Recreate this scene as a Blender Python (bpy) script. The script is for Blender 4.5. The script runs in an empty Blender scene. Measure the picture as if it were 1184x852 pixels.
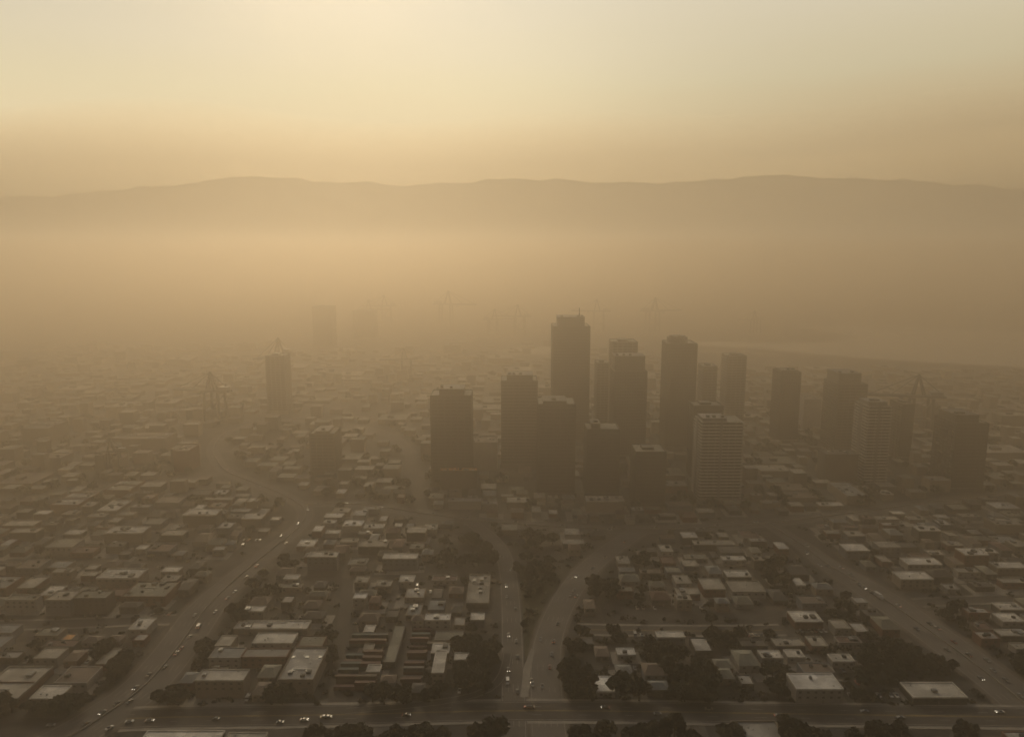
import bpy, bmesh, math, random
from mathutils import Vector
R = math.radians
rnd = random.Random(7)
scene = bpy.context.scene
col = scene.collection

# ------------------------------------------------------------------ camera
F, W0, H0 = 845.0, 1184.0, 852.0
HCAM, HOR = 260.0, 290.0
PITCH = math.atan((H0 / 2 - HOR) / F)
cam_d = bpy.data.cameras.new('camera')
cam_d.lens = F / W0 * 36.0
cam_d.sensor_width = 36.0
cam_d.clip_start = 1.0
cam_d.clip_end = 60000.0
cam = bpy.data.objects.new('camera', cam_d)
col.objects.link(cam)
cam.location = (0, 0, HCAM)
cam.rotation_euler = (R(90) - PITCH, 0, 0)
scene.camera = cam
CP, SP = math.cos(PITCH), math.sin(PITCH)

def ray(px, py):
    u, v = (px - W0 / 2) / F, -(py - H0 / 2) / F
    return Vector((u, CP + v * SP, -SP + v * CP))

def gnd(px, py, z=0.0):
    """where the surveyed point (taken from the aerial view) lies on the plan"""
    d = ray(px, py)
    t = (z - HCAM) / d.z
    return Vector((d.x * t, d.y * t, z))

def at_y(px, py, Y):
    d = ray(px, py)
    t = Y / d.y
    return Vector((d.x * t, Y, HCAM + d.z * t))

def proj(p):
    x, y, z = p[0], p[1], p[2] - HCAM
    f = y * CP - z * SP
    v = y * SP + z * CP
    return W0 / 2 + F * x / f, H0 / 2 - F * v / f

# ------------------------------------------------------------------ materials
def nt(m):
    m.use_nodes = True
    n = m.node_tree
    n.nodes.clear()
    return n, n.nodes, n.links

MATS = {}
def mat(name, c, rough=0.85, var=0.25, scale=0.25, metallic=0.0, spec=0.3, emit=None, coord='Object', c2=None, detail=6):
    if name in MATS:
        return MATS[name]
    m = bpy.data.materials.new(name)
    n, N, L = nt(m)
    o = N.new('ShaderNodeOutputMaterial')
    b = N.new('ShaderNodeBsdfPrincipled')
    L.new(b.outputs[0], o.inputs[0])
    tc = N.new('ShaderNodeTexCoord')
    no = N.new('ShaderNodeTexNoise')
    no.inputs['Scale'].default_value = scale
    no.inputs['Detail'].default_value = detail
    no.inputs['Roughness'].default_value = 0.65
    L.new(tc.outputs[coord], no.inputs['Vector'])
    rp = N.new('ShaderNodeValToRGB')
    rp.color_ramp.elements[0].position = 0.3
    rp.color_ramp.elements[1].position = 0.72
    lo = [x * (1 - var) for x in c]
    hi = [min(1, x * (1 + var)) for x in (c2 or c)]
    rp.color_ramp.elements[0].color = (*lo, 1)
    rp.color_ramp.elements[1].color = (*hi, 1)
    L.new(no.outputs[0], rp.inputs[0])
    # a second, larger scale of weathering, different from thing to thing
    oi = N.new('ShaderNodeObjectInfo')
    mr = N.new('ShaderNodeMapRange')
    mr.inputs['To Min'].default_value = 1 - var * 0.6
    mr.inputs['To Max'].default_value = 1 + var * 0.6
    L.new(oi.outputs['Random'], mr.inputs['Value'])
    mx = N.new('ShaderNodeVectorMath')
    mx.operation = 'SCALE'
    L.new(rp.outputs[0], mx.inputs[0])
    L.new(mr.outputs[0], mx.inputs['Scale'])
    L.new(mx.outputs[0], b.inputs['Base Color'])
    b.inputs['Roughness'].default_value = rough
    b.inputs['Metallic'].default_value = metallic
    b.inputs['Specular IOR Level'].default_value = spec
    if emit:
        b.inputs['Emission Color'].default_value = (*emit[0], 1)
        b.inputs['Emission Strength'].default_value = emit[1]
    MATS[name] = m
    return m

def patch(m, scale=0.14, amt=0.32):
    if m.get('patched'): return m
    n, N, L = m.node_tree, m.node_tree.nodes, m.node_tree.links
    b = [x for x in N if x.type == 'BSDF_PRINCIPLED'][0]
    src = b.inputs['Base Color'].links[0].from_socket
    tc = [x for x in N if x.type == 'TEX_COORD'][0]
    v = N.new('ShaderNodeTexVoronoi'); v.distance = 'CHEBYCHEV'; v.inputs['Scale'].default_value = scale
    L.new(tc.outputs['Object'], v.inputs[0])
    s = N.new('ShaderNodeSeparateColor'); L.new(v.outputs['Color'], s.inputs[0])
    mr = N.new('ShaderNodeMapRange'); mr.inputs['To Min'].default_value = 1 - amt; mr.inputs['To Max'].default_value = 1 + amt * .4
    L.new(s.outputs[0], mr.inputs[0])
    mx = N.new('ShaderNodeVectorMath'); mx.operation = 'SCALE'
    L.new(src, mx.inputs[0]); L.new(mr.outputs[0], mx.inputs['Scale']); L.new(mx.outputs[0], b.inputs['Base Color'])
    m['patched'] = 1
    return m

def roof_mat(key):
    tones = {
        'white': (0.70, 0.68, 0.64), 'cream': (0.56, 0.53, 0.475), 'tan': (0.33, 0.305, 0.26),
        'grey': (0.33, 0.32, 0.30), 'olive': (0.20, 0.195, 0.16), 'brown': (0.17, 0.135, 0.11),
        'red': (0.14, 0.085, 0.07), 'charcoal': (0.09, 0.085, 0.08), 'sunlit': (0.75, 0.58, 0.28),  # last tone here is sunlight on a roof, put into its colour
        'orange': (0.62, 0.33, 0.12), 'slate': (0.20, 0.21, 0.21)}
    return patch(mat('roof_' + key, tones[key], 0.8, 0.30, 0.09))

def wall_mat(key):
    tones = {'pale': (0.30, 0.28, 0.26), 'beige': (0.24, 0.20, 0.16), 'brick': (0.17, 0.09, 0.065),
             'dark': (0.08, 0.075, 0.07), 'blue': (0.14, 0.15, 0.17)}
    return mat('wall_' + key, tones[key], 0.85, 0.2, 0.3)

M_glass = mat('window_glass', (0.03, 0.035, 0.04), 0.12, 0.3, 0.2, spec=0.6)
M_metal = mat('grey_metal', (0.25, 0.25, 0.25), 0.5, 0.3, 0.8, 0.4)
M_dmetal = mat('dark_metal', (0.06, 0.06, 0.06), 0.6, 0.3, 0.8, 0.2)
M_door = mat('door_paint', (0.16, 0.15, 0.14), 0.6, 0.2, 0.8)
M_conc = mat('concrete', (0.24, 0.22, 0.19), 0.9, 0.25, 0.12)
M_asph = mat('asphalt', (0.066, 0.062, 0.058), 0.9, 0.30, 0.03, c2=(0.078, 0.072, 0.067))
M_hwy = mat('worn_highway_concrete', (0.115, 0.105, 0.095), 0.9, 0.30, 0.035)
M_street = mat('street_asphalt', (0.07, 0.064, 0.058), 0.9, 0.3, 0.05)
M_paint = mat('road_paint', (0.34, 0.31, 0.27), 0.8, 0.35, 0.6)
M_yellow = mat('yellow_paint', (0.45, 0.32, 0.10), 0.8, 0.35, 0.6)
M_lot = mat('lot_asphalt', (0.062, 0.056, 0.05), 0.92, 0.4, 0.06)
M_soil = mat('dry_soil', (0.090, 0.076, 0.062), 0.95, 0.4, 0.05)
M_grass = mat('dry_grass', (0.075, 0.07, 0.04), 0.95, 0.4, 0.08)
M_bark = mat('bark', (0.07, 0.05, 0.035), 0.95, 0.3, 1.5)
M_leaf = [mat('foliage_dark', (0.020, 0.023, 0.015), 0.8, 0.5, 0.45, spec=0.15),
          mat('foliage_mid', (0.028, 0.031, 0.020), 0.8, 0.5, 0.45, spec=0.15),
          mat('foliage_dry', (0.040, 0.038, 0.024), 0.8, 0.5, 0.45, spec=0.15)]

# ------------------------------------------------------------------ helpers
class MB:
    def __init__(s):
        s.v, s.f, s.m = [], [], []
    def quad(s, a, b, c, d, m=0):
        i = len(s.v)
        s.v += [tuple(a), tuple(b), tuple(c), tuple(d)]
        s.f.append((i, i + 1, i + 2, i + 3)); s.m.append(m)
    def prism(s, pts, z0, z1, m=0, mt=None, bottom=False):
        n = len(pts); i = len(s.v)
        s.v += [(p[0], p[1], z0) for p in pts] + [(p[0], p[1], z1) for p in pts]
        for k in range(n):
            j = (k + 1) % n
            s.f.append((i + k, i + j, i + n + j, i + n + k)); s.m.append(m)
        s.f.append(tuple(range(i + n, i + 2 * n))); s.m.append(m if mt is None else mt)
        if bottom:
            s.f.append(tuple(range(i + n - 1, i - 1, -1))); s.m.append(m)
    def box(s, x0, y0, z0, x1, y1, z1, m=0, mt=None, bottom=True):
        s.prism([(x0, y0), (x1, y0), (x1, y1), (x0, y1)], z0, z1, m, mt, bottom)
    def beam(s, a, b, w, m=0):
        a, b = Vector(a), Vector(b)
        d = (b - a).normalized()
        up = Vector((0, 0, 1)) if abs(d.z) < 0.9 else Vector((1, 0, 0))
        u = d.cross(up).normalized() * w / 2
        v = d.cross(u).normalized() * w / 2
        i = len(s.v)
        for p in (a, b):
            s.v += [tuple(p + u + v), tuple(p - u + v), tuple(p - u - v), tuple(p + u - v)]
        for k in range(4):
            j = (k + 1) % 4
            s.f.append((i + k, i + j, i + 4 + j, i + 4 + k)); s.m.append(m)
        s.f.append((i + 3, i + 2, i + 1, i)); s.f.append((i + 4, i + 5, i + 6, i + 7)); s.m += [m, m]
    def build(s, name, mats, parent=None, smooth=False):
        me = bpy.data.meshes.new(name)
        me.from_pydata(s.v, [], s.f)
        if not isinstance(mats, (list, tuple)):
            mats = [mats]
        for m in mats:
            me.materials.append(m)
        if len(mats) > 1:
            me.polygons.foreach_set('material_index', s.m)
        if smooth:
            me.polygons.foreach_set('use_smooth', [True] * len(s.f))
        me.update()
        o = bpy.data.objects.new(name, me)
        col.objects.link(o)
        if parent:
            o.parent = parent
        return o

def tag(o, label=None, cat=None, group=None, kind=None):
    if label: o['label'] = label
    if cat: o['category'] = cat
    if group: o['group'] = group
    if kind: o['kind'] = kind
    return o

def empty(name, loc, rz=0.0):
    o = bpy.data.objects.new(name, None)
    o.empty_display_size = 2
    o.location = loc
    o.rotation_euler = (0, 0, rz)
    col.objects.link(o)
    return o

def copy_tree(o, parent=None):
    c = o.copy()
    col.objects.link(c)
    c.parent = parent
    for ch in list(o.children):
        copy_tree(ch, c)
    return c

ORD = ['zeroth', 'first', 'second', 'third', 'fourth', 'fifth', 'sixth', 'seventh', 'eighth', 'ninth', 'tenth',
       'eleventh', 'twelfth', 'thirteenth', 'fourteenth', 'fifteenth', 'sixteenth', 'seventeenth', 'eighteenth',
       'nineteenth', 'twentieth', 'twenty-first', 'twenty-second', 'twenty-third', 'twenty-fourth', 'twenty-fifth',
       'twenty-sixth', 'twenty-seventh', 'twenty-eighth', 'twenty-ninth', 'thirtieth', 'thirty-first', 'thirty-second',
       'thirty-third', 'thirty-fourth', 'thirty-fifth', 'thirty-sixth', 'thirty-seventh', 'thirty-eighth']

# ------------------------------------------------------------------ world, sun, haze
SUN_EL = 27.0
SUN_AZ = 14.0      # degrees to the west of straight ahead
w = bpy.data.worlds.new('World')
scene.world = w
w.use_nodes = True
n = w.node_tree; N = n.nodes; L = n.links
N.clear()
out = N.new('ShaderNodeOutputWorld')
bg = N.new('ShaderNodeBackground'); bg.inputs[1].default_value = 0.1
L.new(bg.outputs[0], out.inputs[0])
sky = N.new('ShaderNodeTexSky')
sky.sky_type = 'NISHITA'; sky.sun_disc = False
sky.sun_elevation = R(SUN_EL); sky.sun_rotation = R(-SUN_AZ)
sky.dust_density = 8.0; sky.air_density = 1.5; sky.ozone_density = 0.5; sky.altitude = 250
tc = N.new('ShaderNodeTexCoord')
sep = N.new('ShaderNodeSeparateXYZ'); L.new(tc.outputs['Generated'], sep.inputs[0])
def mth(op, a, b=None, c=None):
    x = N.new('ShaderNodeMath'); x.operation = op
    for i, v in enumerate((a, b, c)):
        if v is None: continue
        if isinstance(v, (int, float)): x.inputs[i].default_value = v
        else: L.new(v, x.inputs[i])
    return x.outputs[0]
mp = N.new('ShaderNodeMapping'); mp.inputs['Scale'].default_value = (1.3, 1.3, 11.0)
L.new(tc.outputs['Generated'], mp.inputs[0])
nz = N.new('ShaderNodeTexNoise'); nz.inputs['Scale'].default_value = 1.6; nz.inputs['Detail'].default_value = 3.0
nz.inputs['Roughness'].default_value = 0.4
L.new(mp.outputs[0], nz.inputs[0])
wob = mth('MULTIPLY', mth('SUBTRACT', nz.outputs[0], 0.5), 0.055)
zz = mth('ADD', sep.outputs[2], wob)
# the smoke lies a little higher to the east (+x) of the sun than to the west
zz = mth('SUBTRACT', zz, mth('MULTIPLY', sep.outputs[0], 0.035))
mr = N.new('ShaderNodeMapRange'); mr.inputs['From Min'].default_value = -0.2; mr.inputs['From Max'].default_value = 0.8
L.new(zz, mr.inputs[0])
rp = N.new('ShaderNodeValToRGB'); rp.color_ramp.interpolation = 'LINEAR'
L.new(mr.outputs[0], rp.inputs[0])
SKY = [(-0.2, (0.30, 0.205, 0.10)), (0.0, (2.1, 1.50, 0.69)), (0.07, (1.2, 0.87, 0.43)), (0.115, (0.68, 0.52, 0.295)), (0.15, (0.70, 0.56, 0.335)),  # low band, unseen behind the hills, boosted to light the haze
       (0.20, (0.71, 0.61, 0.395)), (0.30, (0.72, 0.64, 0.48)), (0.45, (0.42, 0.41, 0.38)), (0.8, (0.265, 0.28, 0.305))]
el = rp.color_ramp.elements
while len(el) < len(SKY): el.new(0.5)
for e, (p, c) in zip(el, SKY):
    e.position = (p + 0.2) / 1.0
    e.color = (*c, 1)
sd = (0.0, math.cos(R(11)), math.sin(R(11)))      # brightest part of the veiled sky
dt = N.new('ShaderNodeVectorMath'); dt.operation = 'DOT_PRODUCT'
L.new(tc.outputs['Generated'], dt.inputs[0]); dt.inputs[1].default_value = sd
dp = mth('MAXIMUM', dt.outputs['Value'], 0.0)
glow = mth('ADD', mth('MULTIPLY', mth('POWER', dp, 45.0), 0.16), mth('MULTIPLY', mth('POWER', dp, 8.0), 0.015))
# the smoke is far brighter towards the veiled sun than away from it
back = N.new('ShaderNodeMapRange'); back.interpolation_type = 'SMOOTHSTEP'
back.inputs['From Min'].default_value = -0.3; back.inputs['From Max'].default_value = 0.72
back.inputs['To Min'].default_value = 0.30; back.inputs['To Max'].default_value = 1.0
L.new(sep.outputs[1], back.inputs[0])
gain = mth('ADD', mth('MULTIPLY', back.outputs[0], mth('SUBTRACT', 0.92, mth('MULTIPLY', sep.outputs[0], mth('ADD', -0.08, mth('MULTIPLY', 0.80, mth('MAXIMUM', 0.0, mth('SUBTRACT', 1.0, mth('MULTIPLY', sep.outputs[2], 3.2)))))))), glow)  # low sky raised toward the west to brighten the haze there
sc = N.new('ShaderNodeVectorMath'); sc.operation = 'SCALE'
L.new(rp.outputs[0], sc.inputs[0]); L.new(mth('MULTIPLY', gain, 10.0), sc.inputs['Scale'])
mixs = N.new('ShaderNodeMix'); mixs.data_type = 'RGBA'; mixs.inputs[0].default_value = 0.996
L.new(sky.outputs[0], mixs.inputs[6]); L.new(sc.outputs[0], mixs.inputs[7])
L.new(mixs.outputs[2], bg.inputs[0])

sl = bpy.data.lights.new('sun', 'SUN'); sl.energy = 1.35; sl.angle = R(12); sl.color = (1.0, 0.80, 0.52)
so = bpy.data.objects.new('sun', sl); col.objects.link(so)
so.rotation_euler = (R(-(90 - SUN_EL)), 0, R(SUN_AZ)); so.location = (0, 500, 900)

def volume_mat(name, density, color, g):
    m = bpy.data.materials.new(name)
    n_, N_, L_ = nt(m)
    o_ = N_.new('ShaderNodeOutputMaterial')
    v_ = N_.new('ShaderNodeVolumePrincipled')
    v_.inputs['Color'].default_value = (*color, 1)
    v_.inputs['Density'].default_value = density
    v_.inputs['Anisotropy'].default_value = g
    L_.new(v_.outputs[0], o_.inputs['Volume'])
    return m
HAZE_D = 0.00091
b = MB(); b.box(-8500, -1500, -1.0, 8500, 8000, 288.0)
haze = tag(b.build('haze', volume_mat('haze_air', HAZE_D, (0.988, 0.905, 0.78), 0.87)), kind='stuff')

# second layer of smoke haze, added above the first to veil the hills
def hfun(x, seed, amp, base, scales):
    r_ = random.Random(seed)
    s_ = base
    for k, sc_ in enumerate(scales):
        s_ += amp / (1.7 ** k) * math.sin(x / sc_ + r_.uniform(0, 6.28))
    return s_
bm = bmesh.new()
nx, ny = 60, 28
X0, X1, Y0, Y1 = -8500, 8500, 2000, 7000
grid_t = [[None] * (ny + 1) for _ in range(nx + 1)]
grid_b = [[None] * (ny + 1) for _ in range(nx + 1)]
for i in range(nx + 1):
    for j in range(ny + 1):
        x = X0 + (X1 - X0) * i / nx; y = Y0 + (Y1 - Y0) * j / ny
        e = (1 - abs(2 * j / ny - 1)) ** 1.7
        z = 294 + (820 + 50 * math.sin(x / 1900 + 5.2) + 45 * math.sin(x / 830 + y / 1300 + 1) + 40 * math.sin(x / 390 - y / 800)) * e
        grid_t[i][j] = bm.verts.new((x, y, z + 4)); grid_b[i][j] = bm.verts.new((x, y, 292))
for i in range(nx):
    for j in range(ny):
        bm.faces.new((grid_t[i][j], grid_t[i + 1][j], grid_t[i + 1][j + 1], grid_t[i][j + 1]))
        bm.faces.new((grid_b[i][j], grid_b[i][j + 1], grid_b[i + 1][j + 1], grid_b[i + 1][j]))
for i in range(nx):
    bm.faces.new((grid_b[i][0], grid_b[i + 1][0], grid_t[i + 1][0], grid_t[i][0]))
    bm.faces.new((grid_b[i + 1][ny], grid_b[i][ny], grid_t[i][ny], grid_t[i + 1][ny]))
for j in range(ny):
    bm.faces.new((grid_b[0][j + 1], grid_b[0][j], grid_t[0][j], grid_t[0][j + 1]))
    bm.faces.new((grid_b[nx][j], grid_b[nx][j + 1], grid_t[nx][j + 1], grid_t[nx][j]))
me = bpy.data.meshes.new('upper_haze'); bm.to_mesh(me); bm.free()
me.materials.append(volume_mat('upper_haze_smoke', 0.00105, (0.985, 0.90, 0.75), 0.5))
o = bpy.data.objects.new('upper_haze', me); col.objects.link(o); tag(o, kind='structure')

# ------------------------------------------------------------------ hills
def hills(name, Y, ridge, depth, m):
    """ridge: list of surveyed (px, py) points of the skyline"""
    bm = bmesh.new()
    nx, ny = 420, 16
    r_ = random.Random(3)
    ph = [r_.uniform(0, 6.28) for _ in range(6)]
    rows = []
    for i in range(nx + 1):
        px = -900 + (2984 * i / nx)
        k = 0
        while k < len(ridge) - 2 and ridge[k + 1][0] < px: k += 1
        (xa, ya), (xb, yb) = ridge[k], ridge[k + 1]
        t = max(0, min(1, (px - xa) / (xb - xa))); t = t * t * (3 - 2 * t)
        py = ya + (yb - ya) * t
        top = at_y(px, py, Y)
        c = []
        for j in range(ny + 1):
            s = j / ny
            y = Y - depth * (1 - s)
            zt = top.z * (s ** 1.3) + math.sin(top.x / 95 + 2 * math.sin(top.x / 410)) * 9 * s + math.sin(top.x / 47 + ph[2]) * 4 * s + math.sin(top.x / 310 + s * 5 + ph[0]) * 22 * s * (1 - s) * 4 \
                + math.sin(top.x / 140 + ph[1] - s * 7) * 10 * s
            c.append(bm.verts.new((top.x * y / Y, y, zt)))
        c.append(bm.verts.new((top.x * 1.1, Y + depth, 0)))
        rows.append(c)
    for i in range(nx):
        for j in range(len(rows[0]) - 1):
            bm.faces.new((rows[i][j], rows[i + 1][j], rows[i + 1][j + 1], rows[i][j + 1]))
    me = bpy.data.meshes.new(name); bm.to_mesh(me); bm.free()
    me.materials.append(m)
    for p in me.polygons: p.use_smooth = True
    o = bpy.data.objects.new(name, me); col.objects.link(o)
    return tag(o, kind='structure')
M_hill = mat('dry_hills', (0.20, 0.16, 0.09), 0.95, 0.25, 0.002)
hills('hills', 9600, [(-900, 240), (0, 229), (60, 226), (180, 216), (290, 204), (400, 211), (480, 214), (600, 207), (740, 212),
                      (800, 210), (885, 203), (1000, 207), (1184, 217), (2100, 240)], 1100, M_hill)

# ------------------------------------------------------------------ ground, water
def ground_material():
    m = bpy.data.materials.new('city_ground')
    n_, N_, L_ = nt(m)
    o_ = N_.new('ShaderNodeOutputMaterial'); b_ = N_.new('ShaderNodeBsdfPrincipled')
    L_.new(b_.outputs[0], o_.inputs[0]); b_.inputs['Roughness'].default_value = 0.95
    t_ = N_.new('ShaderNodeTexCoord')
    vo = N_.new('ShaderNodeTexVoronoi'); vo.distance = 'CHEBYCHEV'; vo.inputs['Scale'].default_value = 0.022
    L_.new(t_.outputs['Object'], vo.inputs[0])
    r_ = N_.new('ShaderNodeValToRGB'); r_.color_ramp.interpolation = 'CONSTANT'
    cs = [(0.040, 0.040, 0.040), (0.060, 0.054, 0.048), (0.034, 0.036, 0.028), (0.075, 0.066, 0.056), (0.045, 0.044, 0.042), (0.11, 0.102, 0.092)]
    e_ = r_.color_ramp.elements
    while len(e_) < len(cs): e_.new(0.5)
    for k, c in enumerate(cs):
        e_[k].position = k / len(cs); e_[k].color = (*c, 1)
    s_ = N_.new('ShaderNodeSeparateColor'); L_.new(vo.outputs['Color'], s_.inputs[0]); L_.new(s_.outputs[0], r_.inputs[0])
    no = N_.new('ShaderNodeTexNoise'); no.inputs['Scale'].default_value = 0.12; no.inputs['Detail'].default_value = 8
    L_.new(t_.outputs['Object'], no.inputs[0])
    mr_ = N_.new('ShaderNodeMapRange'); mr_.inputs['To Min'].default_value = 0.15; mr_.inputs['To Max'].default_value = 1.3
    v2 = N_.new('ShaderNodeTexVoronoi'); v2.distance = 'CHEBYCHEV'; v2.inputs['Scale'].default_value = 0.085
    L_.new(t_.outputs['Object'], v2.inputs[0])
    s2 = N_.new('ShaderNodeSeparateColor'); L_.new(v2.outputs['Color'], s2.inputs[0])
    ad = N_.new('ShaderNodeMath'); ad.operation = 'MULTIPLY_ADD'; ad.inputs[1].default_value = 0.5; 
    L_.new(s2.outputs[1], ad.inputs[0])
    sb = N_.new('ShaderNodeMath'); sb.operation = 'SUBTRACT'; L_.new(no.outputs[0], sb.inputs[0]); sb.inputs[1].default_value = 0.25
    L_.new(sb.outputs[0], ad.inputs[2])
    L_.new(ad.outputs[0], mr_.inputs[0])
    mx = N_.new('ShaderNodeVectorMath'); mx.operation = 'SCALE'
    L_.new(r_.outputs[0], mx.inputs[0]); L_.new(mr_.outputs[0], mx.inputs['Scale'])
    L_.new(mx.outputs[0], b_.inputs['Base Color'])
    return m
b = MB(); b.quad((-8400, -1400, 0), (8400, -1400, 0), (8400, 7900, 0), (-8400, 7900, 0))
tag(b.build('ground', ground_material()), kind='structure')

def poly_sheet(name, pts, z, m):
    bm = bmesh.new()
    vs = [bm.verts.new((p[0], p[1], z)) for p in pts]
    f = bm.faces.new(vs)
    if f.normal.z < 0: f.normal_flip()
    bmesh.ops.triangulate(bm, faces=bm.faces[:])
    me = bpy.data.meshes.new(name); bm.to_mesh(me); bm.free(); me.materials.append(m)
    o = bpy.data.objects.new(name, me); col.objects.link(o)
    return tag(o, kind='structure')
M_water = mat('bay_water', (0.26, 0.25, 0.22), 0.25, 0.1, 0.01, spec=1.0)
bay = [(800, 398), (840, 389), (870, 381), (930, 377.5), (1010, 377), (1060, 379), (1130, 382), (1190, 384), (1330, 385), (1330, 428),
       (1190, 425), (1130, 422), (1070, 419), (1010, 415), (960, 411), (900, 406), (860, 402.5)]
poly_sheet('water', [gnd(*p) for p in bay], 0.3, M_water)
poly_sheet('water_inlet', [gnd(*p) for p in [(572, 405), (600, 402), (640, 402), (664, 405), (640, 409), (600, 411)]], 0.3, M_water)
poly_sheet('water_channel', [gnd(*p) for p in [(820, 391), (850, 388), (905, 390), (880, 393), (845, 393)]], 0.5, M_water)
M_land = mat('scrub_land', (0.05, 0.045, 0.032), 0.95, 0.4, 0.01)
poly_sheet('headland', [gnd(*p) for p in [(780, 384), (870, 379.5), (920, 379), (962, 384), (985, 390), (965, 395), (900, 397), (845, 395), (790, 394)]], 0.7, M_land)

# ------------------------------------------------------------------ roads
def smooth_poly(pts, step=12.0):
    P = [pts[0]] + list(pts) + [pts[-1]]
    outp = []
    for i in range(1, len(P) - 2):
        a, b_, c, d = P[i - 1], P[i], P[i + 1], P[i + 2]
        nseg = max(2, int((c - b_).length / step))
        for k in range(nseg):
            t = k / nseg
            outp.append(0.5 * ((2 * b_) + (c - a) * t + (2 * a - 5 * b_ + 4 * c - d) * t * t + (3 * b_ - a - 3 * c + d) * t ** 3))
    outp.append(P[-2])
    return outp

def normals(pl):
    ns = []
    for i in range(len(pl)):
        a = pl[max(0, i - 1)]; c = pl[min(len(pl) - 1, i + 1)]
        d = (c - a).normalized()
        ns.append(Vector((-d.y, d.x, 0)))
    return ns

SCALE = {}
def strip(mb, pl, off0, off1, z, m=0, i0=0, i1=None):
    ns = normals(pl)
    if id(pl) in SCALE: ns = [n_ * k_ for n_, k_ in zip(ns, SCALE[id(pl)])]
    i1 = len(pl) - 1 if i1 is None else i1
    for i in range(i0, i1):
        a, b_ = pl[i], pl[i + 1]
        p = [a + ns[i] * off0, b_ + ns[i + 1] * off0, b_ + ns[i + 1] * off1, a + ns[i] * off1]
        if (p[1] - p[0]).cross(p[2] - p[0]).z < 0: p = p[::-1]
        mb.quad(*[(q.x, q.y, z) for q in p], m)

def wall_along(mb, pl, off, wd, z0, z1, m=0):
    ns = normals(pl)
    for i in range(len(pl) - 1):
        a0 = pl[i] + ns[i] * (off - wd / 2); a1 = pl[i] + ns[i] * (off + wd / 2)
        b0 = pl[i + 1] + ns[i + 1] * (off - wd / 2); b1 = pl[i + 1] + ns[i + 1] * (off + wd / 2)
        mb.prism([(a0.x, a0.y), (b0.x, b0.y), (b1.x, b1.y), (a1.x, a1.y)][::-1], z0, z1, m)

ROADS = []      # (polyline, half width) for keeping buildings off
def road(name, pix, width, m, lanes=0, z=0.06, barrier=False, shoulder=0.0, kerb=False, dash=True, centre=False, taper=None):
    pl = smooth_poly([gnd(*p) for p in pix])
    if taper:
        ys_ = [proj(p)[1] for p in pl]
        SCALE[id(pl)] = [min(1, max(taper[2], taper[2] + (1 - taper[2]) * (y_ - taper[1]) / (taper[0] - taper[1]))) for y_ in ys_]
    ROADS.append((pl, width / 2 + shoulder))
    mb = MB(); strip(mb, pl, -width / 2, width / 2, z)
    tag(mb.build(name, m), kind='structure')
    if shoulder:
        mb = MB()
        strip(mb, pl, -width / 2 - shoulder, -width / 2, z - 0.02); strip(mb, pl, width / 2, width / 2 + shoulder, z - 0.02)
        tag(mb.build('road_shoulder', M_soil), kind='structure')
    mk = MB()
    if lanes:
        strip(mk, pl, -width / 2 + 0.9, -width / 2 + 1.15, z + 0.03)
        strip(mk, pl, width / 2 - 1.15, width / 2 - 0.9, z + 0.03)
        lw = (width - 3) / lanes
        for k in range(1, lanes):
            o_ = -width / 2 + 1.5 + k * lw
            if abs(o_) < 1.6 and (barrier or centre): continue
            for i in range(0, len(pl) - 1, 2):
                a, b_ = pl[i], pl[i] + (pl[i + 1] - pl[i]) * 0.45
                nn = Vector((-(b_ - a).y, (b_ - a).x, 0)).normalized() * (SCALE[id(pl)][i] if id(pl) in SCALE else 1)
                mk.quad(*[(q.x, q.y, z + 0.03) for q in (a + nn * (o_ - .13), b_ + nn * (o_ - .13), b_ + nn * (o_ + .13), a + nn * (o_ + .13))])
        tag(mk.build('road_markings', M_paint), kind='structure')
    if centre:
        mk = MB(); strip(mk, pl, -0.45, -0.2, z + 0.035); strip(mk, pl, 0.2, 0.45, z + 0.035)
        tag(mk.build('road_centre_line', M_yellow), kind='structure')
    if barrier:
        mb = MB(); wall_along(mb, pl, 0, 0.7, z, 1.0)
        tag(mb.build('median_barrier', M_conc), kind='structure')
        for s_ in (-1, 1):
            pass
    if kerb:
        mb = MB()
        for s_ in (-1, 1): wall_along(mb, pl, s_ * (width / 2 + 1.2), 2.4, 0.0, 0.15)
        tag(mb.build('pavement', M_conc), kind='structure')
    return pl

FW_L = [(-60, 905), (60, 862), (128, 822), (170, 790), (208, 745), (238, 703), (272, 670), (308, 640), (338, 616), (352, 600), (350, 586),
        (325, 571), (290, 557), (262, 545), (250, 531), (247, 516), (262, 500), (300, 488)]
pl_left = road('freeway', FW_L, 30, M_hwy, lanes=8, barrier=True, shoulder=3, taper=(710, 610, 0.5))
pl_cross = road('cross_freeway', [(352, 583), (395, 582), (440, 586), (490, 594), (560, 603), (640, 609), (720, 612), (800, 611), (870, 606),
                                  (930, 600), (1010, 590), (1100, 578), (1250, 566)], 20, M_hwy, lanes=6, z=0.10, barrier=True)
pl_curve = road('curved_freeway', [(640, 880), (634, 840), (632, 800), (631, 775), (633, 745), (641, 718), (652, 695), (667, 672),
                                   (688, 650), (712, 631), (738, 614)], 20, M_hwy, lanes=5, z=0.14, shoulder=2)
pl_straight = road('straight_road', [(594, 880), (594, 820), (593, 780), (592, 730), (590, 690), (587, 660), (580, 638), (566, 620), (545, 604)],
                   15, M_hwy, lanes=4, z=0.18)
pl_right = road('slanting_highway', [(1330, 930), (1240, 862), (1160, 793), (1095, 744), (1036, 702), (993, 674), (956, 652), (930, 632), (905, 616), (885, 603)],
                30, M_hwy, lanes=8, z=0.14, barrier=True, shoulder=3, taper=(690, 625, 0.5))
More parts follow.
